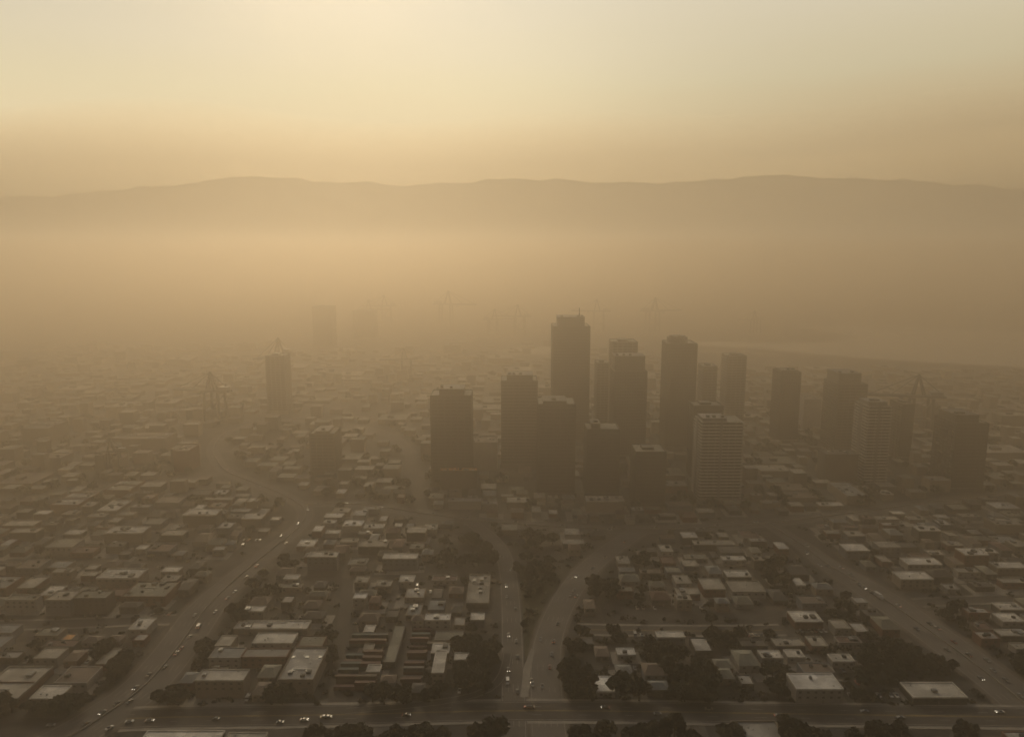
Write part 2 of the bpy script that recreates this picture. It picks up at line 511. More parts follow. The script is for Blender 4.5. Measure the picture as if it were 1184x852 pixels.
pl_front = road('front_avenue', [(146, 831), (200, 829), (400, 826), (560, 822), (700, 822), (900, 825), (1184, 829), (1400, 832)],
                18, M_asph, lanes=4, z=0.22, kerb=True, centre=True)
ramp = road('slip_road', [(400, 822), (480, 815), (530, 808), (565, 797), (582, 778), (587, 755)], 7, M_asph, lanes=1, z=0.26)
road('side_street', [(668, 727), (700, 728), (780, 729), (850, 729), (905, 728)], 12, M_street, z=0.05, kerb=True, centre=True)
road('side_street', [(489, 606), (487, 590), (482, 570), (477, 545), (474, 525)], 14, M_street, z=0.05)
road('side_street', [(-80, 724), (40, 722), (120, 719), (200, 716)], 11, M_street, z=0.05, kerb=True)
road('side_street', [(1060, 697), (1110, 694), (1184, 692), (1300, 690)], 10, M_street, z=0.05, kerb=True)
road('side_street', [(360, 671), (430, 670), (540, 660), (575, 657)], 10, M_street, z=0.05)
road('side_street', [(700, 700), (760, 712), (830, 712), (905, 708)], 9, M_street, z=0.05)
road('side_street', [(-60, 652), (60, 650), (180, 653), (280, 650)], 10, M_street, z=0.05)
road('side_street', [(388, 822), (392, 770), (398, 715), (402, 672)], 9, M_street, z=0.055)
road('far_freeway', [(120, 560), (60, 572), (0, 578), (-160, 590)], 18, M_hwy, z=0.05)
road('far_freeway', [(300, 488), (350, 487), (405, 492), (450, 503), (474, 525)], 22, M_hwy, z=0.07)
road('far_freeway', [(405, 470), (370, 477), (330, 485), (300, 488)], 16, M_hwy, z=0.09)
road('far_freeway', [(262, 545), (210, 556), (120, 560)], 18, M_hwy, z=0.05)
# concrete gore between the straight road and the curved freeway
poly_sheet('concrete_gore', [gnd(*p) for p in [(601, 806), (611, 806), (613, 780), (618, 752), (614, 750), (606, 770)]], 0.3, M_conc)
poly_sheet('verge', [gnd(*p) for p in [(607, 764), (617, 738), (632, 700), (652, 672), (640, 660), (600, 655), (604, 700), (606, 730)]], 0.02, M_grass)

# ------------------------------------------------------------------ zones for labels
def xat(pix, y):
    best = None
    for (xa, ya), (xb, yb) in zip(pix, pix[1:]):
        if min(ya, yb) <= y <= max(ya, yb) and ya != yb:
            return xa + (xb - xa) * (y - ya) / (yb - ya)
    return None
def zone(px, py):
    if py < 596:
        if px < 250 + (596 - py) * 0.0 + 60: return 4
        return 5 if px < 900 else 6
    xl = 352 - max(0, (py - 600)) * 0.98 if py < 862 else 60
    for (ya, xa_), (yb, xb_) in zip([(596, 352), (640, 308), (703, 238), (745, 208), (790, 170), (822, 128), (905, -60)],
                                    [(640, 308), (703, 238), (745, 208), (790, 170), (822, 128), (905, -60), (990, -250)]):
        if ya <= py <= yb: xl = xa_ + (xb_ - xa_) * (py - ya) / (yb - ya)
    if px < xl: return 0
    if px < 596: return 1
    xr = 885 + (py - 603) * 1.44
    if px < xr: return 2
    return 3
ZTEXT = ['outside the bending freeway', 'inside the bending freeway', 'inside the slanting highway',
         'outside the slanting highway', 'beyond the bend of the freeway', 'at the foot of the towers', 'behind the slanting highway']
ZREF = ['the bending freeway', 'the straight road', 'the curved carriageway', 'the slanting highway', 'the freeway bend', 'the striped tower', 'the slanting highway']
ZX = [lambda px, py: -px, lambda px, py: -px, lambda px, py: px, lambda px, py: px, lambda px, py: -px, lambda px, py: -px, lambda px, py: px]

# ------------------------------------------------------------------ low buildings
LOW = []     # (x0,x1,y0,y1,H,roof,px,py)
FOOT = []    # footprints in plan
def free(x0, x1, y0, y1, pad=2.0):
    for a in FOOT:
        if x0 < a[1] + pad and x1 > a[0] - pad and y0 < a[3] + pad and y1 > a[2] - pad: return False
    cx, cy = (x0 + x1) / 2, (y0 + y1) / 2
    r_ = math.hypot(x1 - x0, y1 - y0) / 2
    for pl, hw in ROADS:
        for p in pl:
            if abs(p.x - cx) < r_ + hw + 8 and abs(p.y - cy) < r_ + hw + 8:
                dx = max(x0 - p.x, 0, p.x - x1); dy = max(y0 - p.y, 0, p.y - y1)
                if math.hypot(dx, dy) < hw + 1.5: return False
    return True
# surveyed low buildings: roof front edge x from/to, front y, back y, wall height in the view, roof tone
D = '''
-35 20 809 771 8 tan;34 68 808 793 10 cream;62 100 790 771 9 brown;137 158 755 736 12 white;48 85 748 740 7 red;70 82 742 735 4 orange;87 113 743 737 5 brown
35 52 757 753 5 brown;-5 20 762 757 5 grey;122 138 742 734 5 brown;111 159 669 658 12 cream;93 110 666 661 6 tan;52 81 694 683 18 tan;83 122 692 683 18 olive
19 39 680 667 6 tan;5 41 694 689 14 olive;60 82 662 657 8 tan;90 108 651 647 6 tan;129 160 648 644 12 tan;157 168 635 631 5 cream;120 164 617 609 12 cream
73 93 618 613 5 cream;52 83 633 623 8 olive;2 38 608 602 6 tan;10 42 616 611 10 tan;112 134 591 579 4 cream;100 120 598 594 5 tan;135 153 596 592 5 tan
5 31 575 571 4 cream;24 58 643 639 8 tan;175 193 643 638 12 tan;211 249 596 589 14 cream;234 268 578 575 7 tan;279 302 600 594 10 cream;271 288 574 571 5 tan
298 312 615 611 4 tan;222 240 626 616 6 brown;210 278 641 632 22 charcoal;150 192 703 665 14 olive;209 221 700 674 7 grey;281 304 707 702 10 cream
319 337 665 656 5 brown;355 389 644 638 16 cream;357 377 689 683 5 olive;350 368 703 694 6 brown;317 348 680 675 5 olive;270 355 728 718 5 cream
248 266 747 735 12 tan;291 338 744 732 6 cream;241 277 761 749 12 slate;279 331 760 750 12 grey;225 281 787 774.5 20 cream;207 222 789 777 10 slate
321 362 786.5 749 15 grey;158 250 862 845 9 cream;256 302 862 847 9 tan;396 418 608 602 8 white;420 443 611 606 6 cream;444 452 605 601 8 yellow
456 464 609 606 4 cream;414 429 618 614 4 tan;376 392 617 613 5 cream;470 492 616 609 10 tan;528 552 601 597 12 cream;414 447 632 625 9 tan
393 413 627 624 5 tan;402 423 653 646 5 olive;393 437 666 658 8 slate;442 482 646 640 14 cream;483 506 664 657 8 olive;384 402 697 689 9 white
408 423 692 688 12 white;539 565 699 665 4 tan;518 556 580 576 9 grey;558 575 583 580 8 grey;519 535 687 678 4 brown;491 520 717 710 14 white
476 490 717 711 14 brown;544 560 717 709 8 cream;420 432 731 723 8 cream;443 457 768 723 4 olive;419 431 753 747 5 tan;423 439 777 770 8 cream
439 456 790 783 5 brown;499 513 778 752 18 cream;525 542 763 755 12 cream;586 612 581 575 8 tan;678 722 580 574 12 cream;630 670 600 596 7 tan
735 754 690 679 16 brown;720 734 707 703 6 grey;783 800 694 687 12 tan;814 839 681.5 669 9 tan;841 869 667 660 6 cream;847 886 684.5 672 8 tan
855 903 700 690 16 cream;829 850 697 692 10 slate;836 863 648 643 6 cream;803 850 630 625 7 tan;791 808 655 648 5 tan;741 764 663 658 7 brown
752 769 678 672 5 olive;783 809 571 565 7 tan;773 801 586 580 5 brown;746 765 590 586 4 olive;763 782 597 594 4 tan;839 865 583 578 4 olive
718 740 672 664 5 olive;826 848 772 762 6 olive;672 686 746 739 4 tan;689 704 760 747 4 brown;714 735 758 752 5 white;690 711 802 782 4 white
948 976 585 581 4 cream;932 955 600 594 5 brown;934 953 618 614 6 tan;956 972 617 613 6 tan;981 1001 620 614 8 tan;979 1006 637 629 10 cream
1017 1042 633 626 12 tan;993 1014 655 648 6 olive;872 897 648 644 10 tan;896 908 667 662 4 olive;928 955 698 689 9 brown;916 952 719 707 8 cream
897 931 747 738 6 tan;939 958 747 736 7 tan;881 906 761 752 8 cream;911 931 760 751.5 7 cream;963 989 765 756.5 7 cream;970 997 744 739 5 red
921 975.5 797 779 16 white;860 915 868 834 8 grey;1063 1088 614 608 11 cream;1097 1108 620 615 5 tan;1050 1090 653 645 8 cream;1076 1094 642 636 5 tan
1042 1080 670 661 11 cream;1096 1114 631 626 6 tan;1116 1144 642 634 13 cream;1108 1134 662 658 7 tan;1154 1190 657 650 9 cream;1160 1198 674 669 7 tan
1120 1150 687 678 8 tan;1098 1117 687 680 8 cream;1157 1185 705 697 7 cream;1120 1145 709 704 8 grey;1160 1186 719 709 7 cream;1158 1190 735 728 7 cream
1175 1202 751 744 6 tan;1132 1150 729 720 6 red;1153 1180 588 581 5 cream;1152 1190 607 599 11 tan;1141 1172 565 561 7 cream;1174 1192 632 625 9 tan
1113 1135 598 594 4 tan;1084 1098 599 596 4 cream;1052 1070 601 597 4 tan;1015 1040 601 597 4 tan;1056 1119 806.5 789 8 cream;1172 1205 860 846 7 grey
300 330 640 636 5 olive;24 55 496 487 14 charcoal;200 235 522 514 24 brown;140 190 508 500 16 brown;955 993 526 520 32 charcoal;545 575 512 505 32 brown
1020 1075 545 534 18 grey;1076 1100 556 549 13 grey;1068 1088 470 464 26 brown;930 950 462 455 34 brown;1150 1184 575 570 14 tan;508 552 545 541 22 orange
40 70 530 524 10 brown;295 320 545 539 9 brown;630 662 560 552 5 tan;600 625 560 553 8 brown;768 795 562 556 8 tan;880 915 545 538 7 tan
'''
for tok in D.replace('\n', ';').split(';'):
    tok = tok.strip()
    if not tok: continue
    a = tok.split()
    xl, xr, yf, yb, h = map(float, a[:5])
    g0 = gnd((xl + xr) / 2, yf + h)
    Y = g0.y
    top = at_y((xl + xr) / 2, yf, Y)
    Hh = max(3.5, top.z)
    pl_, pr_ = at_y(xl, yf, Y), at_y(xr, yf, Y)
    back = gnd((xl + xr) / 2, yb, Hh).y
    back = min(max(back, Y + 8), Y + 150)
    x0, x1, y0, y1 = pl_.x, pr_.x, Y, back
    # nudge off anything already standing there
    ok = True
    for f in FOOT:
        if x0 < f[1] + .6 and x1 > f[0] - .6 and y0 < f[3] + .6 and y1 > f[2] - .6:
            if y1 > f[2] and f[2] - y0 > 8: y1 = f[2] - 1.0
            elif y0 < f[3] and y1 - f[3] > 8: y0 = f[3] + 1.0
            elif f[0] - x0 > 6: x1 = f[0] - 1.0
            elif x1 - f[1] > 6: x0 = f[1] + 1.0
            else: ok = False
    for _ in range(30):
        hit = None
        cx = (x0 + x1) / 2
        for plr, hw in ROADS:
            for p in plr:
                dx = max(x0 - p.x, 0, p.x - x1); dy = max(y0 - p.y, 0, p.y - y1)
                if math.hypot(dx, dy) < hw + 1.0:
                    hit = p; break
            if hit: break
        if not hit: break
        s_ = 2.0 if hit.x < cx else -2.0
        if s_ > 0: x0 += 2.0
        else: x1 -= 2.0
        if x1 - x0 < 8: ok = False; break
    if not ok: continue
    LOW.append((x0, x1, y0, y1, Hh, a[5], (xl + xr) / 2, yf + h)); FOOT.append((x0, x1, y0, y1))

# ------------------------------------------------------------------ towers (built later, footprints now)
# xl, xr, top y, base y, depth m, style, label
TW = [
 (498, 546, 458, 562, 34, 'banded', dict(pent=(508, 536, 450)), 'dark banded office tower with recessed penthouse, standing apart before the cluster'),
 (638, 682, 378, 512, 42, 'piers', dict(pent=(645, 676, 367), mast=(670, 356)), 'tallest tower with stepped crown and thin mast above the cluster'),
 (580, 621, 441, 540, 36, 'banded', dict(pent=(586, 616, 434)), 'brown tower with low rooftop block beside the tallest tower'),
 (621.5, 665, 468, 574, 36, 'plain', dict(pent=(628, 655, 464)), 'dark slab tower standing directly before the tallest tower'),
 (706, 748, 430, 530, 36, 'piers', dict(pent=(711, 746, 412)), 'dark tower with tall paler top storeys in the middle of the cluster'),
 (705, 737, 396, 508, 34, 'plain', dict(), 'faint hazy tower half hidden behind the paler-topped tower'),
 (688, 704, 420, 498, 28, 'plain', dict(), 'faint narrow tower showing between the tallest and the paler-topped towers'),
 (766, 806, 398, 520, 38, 'piers', dict(pent=(774, 798, 391), round=True), 'tall tower with rounded drum crown between the cluster and striped tower'),
 (835, 863, 412, 494, 30, 'plain', dict(), 'pale hazy tower fading out beyond the striped tower'),
 (808, 829, 424, 500, 28, 'plain', dict(), 'faintest low tower fading out behind the drum-crowned tower'),
 (894, 926, 431, 512, 32, 'piers', dict(pent=(899, 922, 429)), 'slender hazy tower with flat cap in front of the bay'),
 (953, 1003, 445, 524, 44, 'banded', dict(pent=(967, 996, 432)), 'wide hazy tower with upper block in front of the bay'),
 (990, 1030, 470, 562, 30, 'balcony', dict(pent=(1000, 1026, 465)), 'narrow apartment tower ringed with balconies beside the wide hazy tower'),
 (1032, 1057, 468, 532, 30, 'plain', dict(), 'dark plain block half hidden behind the balconied apartment tower'),
 (1081, 1143, 490, 568, 40, 'banded', dict(pent=(1088, 1132, 480)), 'broad dark office block with rooftop plant level, outermost of the towers'),
 (804, 859, 488, 580, 30, 'balcony', dict(pent=(812, 840, 484)), 'pale striped apartment tower with white balcony slabs on every floor'),
 (797, 836, 470, 553, 26, 'plain', dict(), 'dark box tower with flat rim just behind the pale striped tower'),
 (676, 716, 497, 574, 30, 'plain', dict(pent=(684, 694, 490)), 'dark squat block between the slab tower and the low cube block'),
 (730, 770, 523, 586, 30, 'banded', dict(), 'lowest dark cube block in the front row of the cluster'),
 (358, 394, 502, 548, 34, 'plain', dict(pent=(364, 380, 499)), 'squat brown block alone above the freeway bend'),
 (307, 335, 412, 478, 30, 'plain', dict(crane=True), 'hazy slim tower alone beyond the freeway bend'),
 (361, 388, 355, 402, 50, 'plain', dict(), 'ghostly tall tower farthest out in the smoke'),
 (408, 436, 360, 392, 50, 'plain', dict(), 'ghostly wide block barely visible in the smoke among cranes'),
]
TB = []
for (xl, xr, yt, ybs, dep, style, opt, label) in TW:
    Y = gnd((xl + xr) / 2, ybs).y
    a, c = at_y(xl, yt, Y), at_y(xr, yt, Y)
    ul, ur = (xl - W0 / 2) / F, (xr - W0 / 2) / F
    k_ = c.y / math.hypot(c.y, 0)
    if xl > W0 / 2:
        a.x = min(a.x * (Y + dep) / Y, c.x - (c.x - a.x) * .5)
    elif xr < W0 / 2:
        c.x = max(c.x * (Y + dep) / Y, a.x + (c.x - a.x) * .5)
    FOOT.append((a.x - 4, c.x + 4, Y - 4, Y + dep + 4))
    TB.append((a.x, c.x, Y, Y + dep, a.z, style, opt, label, Y))
LOW = [l for l in LOW if not any(l[0] < t[1] + 1 and l[1] > t[0] - 1 and l[2] < t[3] + 1 and l[3] > t[2] - 1 for t in TB)]

# ------------------------------------------------------------------ tree clumps: px range, py range (base), count, size, phrase
CL = [
 (362, 572, 856, 868, 20, 1.15, 'front of the avenue below the container yard'), (656, 850, 854, 868, 18, 1.1, 'front of the avenue below the curved freeway'),
 (902, 962, 856, 866, 6, 1.15, 'front of the avenue before the large white warehouse'), (984, 1062, 856, 866, 7, 1.1, 'front of the avenue before the paved yard'),
 (1095, 1122, 850, 860, 3, 0.9, 'front of the avenue before the twin-ridged warehouse'), (180, 208, 806, 818, 5, 1.2, 'freeway end of the avenue'),
 (305, 332, 806, 815, 4, 1.0, 'foot of the three-bay warehouse'), (232, 262, 735, 772, 8, 0.85, 'freeway side of the grey warehouses'),
 (262, 292, 695, 730, 7, 0.85, 'freeway side above the long cream roof'), (128, 162, 765, 795, 9, 0.95, 'corner beside the narrow white building'),
 (112, 150, 742, 768, 6, 0.9, 'back of the red-roofed yard'), (528, 578, 752, 806, 15, 1.15, 'kerb side of the straight road'),
 (492, 512, 806, 816, 4, 1.0, 'foot of the L-shaped building'), (425, 472, 806, 816, 8, 0.95, 'foot of the container yard'),
 (654, 688, 778, 806, 9, 1.15, 'right-hand verge of the curved freeway'), (720, 750, 806, 816, 3, 1.3, 'corner beside the white parking roof'),
 (752, 786, 758, 782, 8, 1.1, 'back of the vacant lot'), (774, 828, 780, 815, 17, 1.15, 'middle of the leafy block'),
 (596, 650, 625, 690, 24, 1.1, 'verge between the forking roads'), (676, 714, 676, 704, 9, 1.1, 'outer bend of the curved freeway'),
 (504, 576, 628, 655, 18, 1.05, 'dark grove behind the straight road'), (1000, 1058, 752, 796, 22, 1.0, 'grove beside the slanting highway'),
 (1062, 1112, 765, 800, 9, 0.9, 'strip between twin-ridged warehouse and highway'), (886, 912, 655, 682, 7, 1.1, 'near end of the highway interchange'),
 (732, 748, 646, 660, 4, 1.0, 'gap beyond the curved freeway'), (290, 322, 665, 700, 9, 0.9, 'inner bend of the freeway'),
 (818, 862, 738, 752, 9, 0.9, 'side street beyond the leafy block'), (655, 672, 734, 760, 5, 0.95, 'verge at the side street'),
 (366, 386, 740, 768, 7, 0.95, 'gap between three-bay warehouse and containers'), (55, 100, 815, 828, 8, 0.9, 'kerb by the cream-roofed warehouse'),
 (0, 50, 822, 830, 8, 0.9, 'kerb by the large tan roof'), (700, 720, 736, 748, 3, 0.9, 'yard corner of the side street'),
 (1090, 1125, 706, 728, 8, 0.8, 'outer kerb of the slanting highway'), (1158, 1190, 768, 800, 7, 0.9, 'outer verge of the slanting highway'),
 (878, 914, 775, 812, 10, 0.9, 'shaded side of the large white warehouse'), (985, 1006, 806, 818, 4, 0.7, 'hedge line beside the paved yard'),
 (960, 990, 700, 728, 8, 0.8, 'kerb of the slanting highway by brown roofs'), (290, 345, 650, 660, 5, 0.8, 'bend beside the brown hut'),
]

# automatic infill of the surveyed blocks
FILLR = ['charcoal', 'charcoal', 'grey', 'tan', 'olive', 'brown', 'charcoal', 'slate', 'cream', 'red', 'tan', 'olive', 'brown', 'slate']
tries = 0
need = 440 - len(LOW)
fr = random.Random(21)
added = 0
while added < need and tries < 26000:
    tries += 1
    py = fr.choice([fr.uniform(575, 640), fr.uniform(640, 720), fr.uniform(720, 815)])
    px = fr.uniform(-15, 1200)
    inclump = False
    for c in CL:
        if c[0] - 6 < px < c[1] + 6 and c[2] - 12 < py < c[3] + 6: inclump = True
    if 388 < px < 505 and 728 < py < 805: inclump = True
    if 985 < px < 1050 and 780 < py < 815: inclump = True
    if 598 < px < 660 and 650 < py < 800: inclump = True
    if inclump: continue
    g = gnd(px, py)
    small = fr.random() < (0.5 if px < 340 or px > 690 else .7)
    wd = fr.choice([fr.uniform(7, 13), fr.uniform(12, 20)]) if small else fr.choice([fr.uniform(18, 30), fr.uniform(26, 44)] if py > 640 else [fr.uniform(20, 34), fr.uniform(34, 60)])
    dp_ = fr.uniform(8, 18) if small else fr.uniform(18, 55)
    Hh = fr.uniform(3.5, 6.5) if small else fr.uniform(5, 9)
    x0, x1, y0, y1 = g.x - wd / 2, g.x + wd / 2, g.y, g.y + dp_
    if not free(x0, x1, y0, y1, 2.5): continue
    FOOT.append((x0, x1, y0, y1))
    LOW.append((x0, x1, y0, y1, Hh, fr.choice(FILLR if small else ['brown', 'tan', 'olive', 'charcoal', 'slate', 'olive', 'grey', 'brown']), px, py)); added += 1

# labels: row counted from the front avenue, order counted from the road named
rows = {}
for i, l in enumerate(LOW):
    px, py = l[6], l[7]
    z = zone(px, py)
    row = int((l[2] - 330) // 32) if l[2] < 1100 else 25
    rows.setdefault((z, row), []).append(i)
LAB = {}
for z in range(7):
    rs = sorted(k[1] for k in rows if k[0] == z)
    for rn, r_ in enumerate(rs, 1):
        ids = sorted(rows[(z, r_)], key=lambda i: ZX[z](LOW[i][6], LOW[i][7]))
        for k, i in enumerate(ids, 1):
            LAB[i] = (z, rn, k)
RTXT = {'white': 'white', 'cream': 'cream', 'tan': 'tan', 'grey': 'grey', 'olive': 'olive', 'brown': 'brown', 'red': 'rust-red',
        'charcoal': 'blackish', 'sunlit': 'sunlit', 'orange': 'orange', 'slate': 'slate-grey'}
ZS = ['outside bending freeway', 'inside bending freeway', 'inside slanting highway', 'outside slanting highway', 'above freeway bend', 'by the towers', 'behind highway junction']
ZR = ['freeway', 'straight road', 'curved freeway', 'highway', 'bend', 'striped tower', 'highway']

lots = MB()
def low_building(i, l):
    x0, x1, y0, y1, Hh, roof, px, py = l
    wd, dp_ = x1 - x0, y1 - y0
    big = wd * dp_ > 500
    area_kind = 'warehouse' if big else ('shop_building' if wd > 15 else 'house')
    r_ = random.Random(i * 13 + 5)
    cx = (x0 + x1) / 2
    t = empty(area_kind, (cx, y0, 0))
    hw = wd / 2
    wk = r_.choice(['pale', 'beige', 'beige', 'dark', 'brick', 'blue'] if not roof == 'white' else ['pale'])
    if roof == 'charcoal': wk = 'dark'
    detail = py > 640
    gable = (area_kind == 'house' and roof in ('brown', 'red', 'charcoal', 'slate', 'olive') and r_.random() < 0.7)
    b = MB()
    b.prism([(-hw, 0), (hw, 0), (hw, dp_), (-hw, dp_)], -0.3, Hh)
    b.build('wall', wall_mat(wk), t)
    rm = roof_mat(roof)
    b = MB()
    if gable:
        e = 0.5; rh = min(wd, dp_) * 0.22
        m_ = dp_ / 2
        A = [(-hw - e, -e, Hh + .02), (hw + e, -e, Hh + .02), (hw + e, dp_ + e, Hh + .02), (-hw - e, dp_ + e, Hh + .02)]
        k0, k1 = (-hw + min(hw * .6, 3), m_, Hh + rh), (hw - min(hw * .6, 3), m_, Hh + rh)
        i_ = len(b.v); b.v += A + [k0, k1]
        b.f += [(0, 1, 5, 4), (2, 3, 4, 5), (3, 0, 4), (1, 2, 5), (3, 2, 1, 0)]; b.m += [0] * 5
    else:
        p = 0.45; ph_ = 0.7
        b.box(-hw + p, p, Hh + 0.01, hw - p, dp_ - p, Hh + 0.12)
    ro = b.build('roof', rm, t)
    if not gable:
        b = MB(); q = 0.12; zt = Hh + (0.9 if big else 0.6)
        b.box(-hw - q, -q, Hh - .3, hw + q, p, zt); b.box(-hw - q, dp_ - p, Hh - .3, hw + q, dp_ + q, zt)
        b.box(-hw - q, p, Hh - .3, -hw + p, dp_ - p, zt); b.box(hw - p, p, Hh - .3, hw + q, dp_ - p, zt)
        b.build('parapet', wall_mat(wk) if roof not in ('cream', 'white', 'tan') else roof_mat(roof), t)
        if wd > 24 and dp_ > 30:      # roof divided into bays by fire walls
            nb = 2 if dp_ < 60 else 3
            for k in range(1, nb):
                b = MB(); yk = dp_ * k / nb
                b.box(-hw + p, yk - .3, Hh + .12, hw - p, yk + .3, Hh + 0.9); b.build('fire_wall', wall_mat(wk), ro)
        nu = 0 if wd < 10 else (r_.randint(0, 2) if not big else r_.randint(2, 6))
        for k in range(nu):
            ux, uy = r_.uniform(-hw + 2.5, hw - 2.5), r_.uniform(2.5, dp_ - 3)
            s_ = r_.uniform(0.8, 1.8); s2 = s_ * r_.uniform(.6, 1.6)
            if uy + s2 > dp_ - .6: continue
            b = MB(); zb = Hh + 0.12
            b.box(ux - s_, uy - s2, zb + .2, ux + s_, uy + s2, zb + 1.5)
            for a_ in (-1, 1):
                b.box(ux + a_ * s_ * .8 - .1, uy - s2, zb, ux + a_ * s_ * .8 + .1, uy + s2, zb + .2)
            b.prism([(ux + math.cos(q_) * s_ * .5, uy + math.sin(q_) * s_ * .5) for q_ in [k_ * 1.0472 for k_ in range(6)]], zb + 1.5, zb + 1.75)
            b.build('rooftop_unit', M_dmetal if r_.random() < .6 else M_metal, ro)
        if wd > 12:
            for k in range(r_.randint(1, 3)):
                b = MB(); ux, uy = r_.uniform(-hw + 1.5, hw - 1.5), r_.uniform(1.5, dp_ - 1.5); q_ = r_.uniform(.15, .4)
                b.box(ux - q_, uy - q_, Hh + .125, ux + q_, uy + q_, Hh + r_.uniform(.5, 1.1)); b.build('roof_vent', M_metal, ro)
            if big:
                b = MB()
                uy = dp_ * r_.uniform(.2, .8); b.box(-hw * r_.uniform(.2, .8), uy - .25, Hh + .3, hw * r_.uniform(.2, .8), uy + .25, Hh + .75); b.build('roof_duct', M_metal, ro)
        if big and r_.random() < .6:
            nsk = r_.randint(2, 5)
            for k in range(nsk):
                ux = -hw + wd * (k + .5) / nsk; uy = dp_ * r_.choice([.3, .7])
                b = MB(); b.prism([(ux - 1, uy - 1.2), (ux + 1, uy - 1.2), (ux + 1, uy + 1.2), (ux - 1, uy + 1.2)], Hh + .12, Hh + .5)
                b.build('skylight', mat('skylight_plastic', (.55, .55, .5), .4, .1), ro)
    if detail:
        if big:
            nd = max(1, min(5, int(wd / 9)))
            for k in range(nd):
                dx = -hw + wd * (k + .5) / nd
                b = MB(); b.box(dx - 1.7, -.08, -.1, dx + 1.7, .0, min(4.0, Hh - 1)); d_ = b.build('loading_door', M_door, t)
        else:
            b = MB(); dx = r_.uniform(-hw * .5, hw * .5)
            b.box(dx - .6, -.08, -.1, dx + .6, 0, 2.2); b.build('door', M_door, t)
        nw = max(2, min(6, int(wd / 4.5)))
        zs = [Hh - 1.6] if Hh < 7 else [Hh - 1.6, Hh - 4.8]
        if big and Hh < 6: zs = []
        for zz_ in zs:
            for k in range(nw):
                wx = -hw + wd * (k + .5) / nw
                if zz_ - 1.3 < 2.3 and not big and abs(wx - dx) < 1.6: continue
                b = MB(); b.box(wx - .8, -.06, max(zz_ - .7, .9 if not big else 4.1), wx + .8, 0, zz_ + .5)
                b.build('window', M_glass, t)
    z, rn, k = LAB[i]
    kind = {'warehouse': 'warehouse', 'shop_building': 'shop', 'house': 'house'}[area_kind]
    zt = ZS[z]
    lab = f"{RTXT[roof]}-roofed {'large' if big else 'small' if area_kind == 'house' else 'low'} {kind}, {ORD[k]} from {ZR[z]} in {ORD[rn]} row {'from avenue' if z < 4 else 'back'}, {zt}"
    tag(t, lab, kind, {'warehouse': 'flat-roofed warehouses', 'shop_building': 'low shop buildings', 'house': 'small houses'}[area_kind])
    if py > 590:
        mg = r_.uniform(3, 8)
        lots.quad((x0 - mg, y0 - mg * 1.2, .012), (x1 + mg, y0 - mg * 1.2, .012), (x1 + mg, y1 + 2, .012), (x0 - mg, y1 + 2, .012), r_.choice([0, 0, 1, 2]))
for i, l in enumerate(LOW):
    low_building(i, l)
for k, q in enumerate(range(0, len(lots.v), 4)):       # each lot a hair higher than the last, so none coincide
    for j in range(4):
        v = lots.v[q + j]; lots.v[q + j] = (v[0], v[1], .012 + k * .00009)
tag(lots.build('paved_lots', [M_lot, M_soil, M_conc]), kind='structure')
poly_sheet('vacant_lot', [gnd(*p) for p in [(716, 800), (750, 800), (742, 768), (712, 768)]], 0.045, M_soil)
poly_sheet('paved_yard', [gnd(*p) for p in [(983, 812), (1048, 812), (1020, 785), (972, 785)]], 0.045, M_lot)
poly_sheet('dirt_yard', [gnd(*p) for p in [(288, 802), (318, 802), (322, 776), (300, 776)]], 0.045, M_soil)

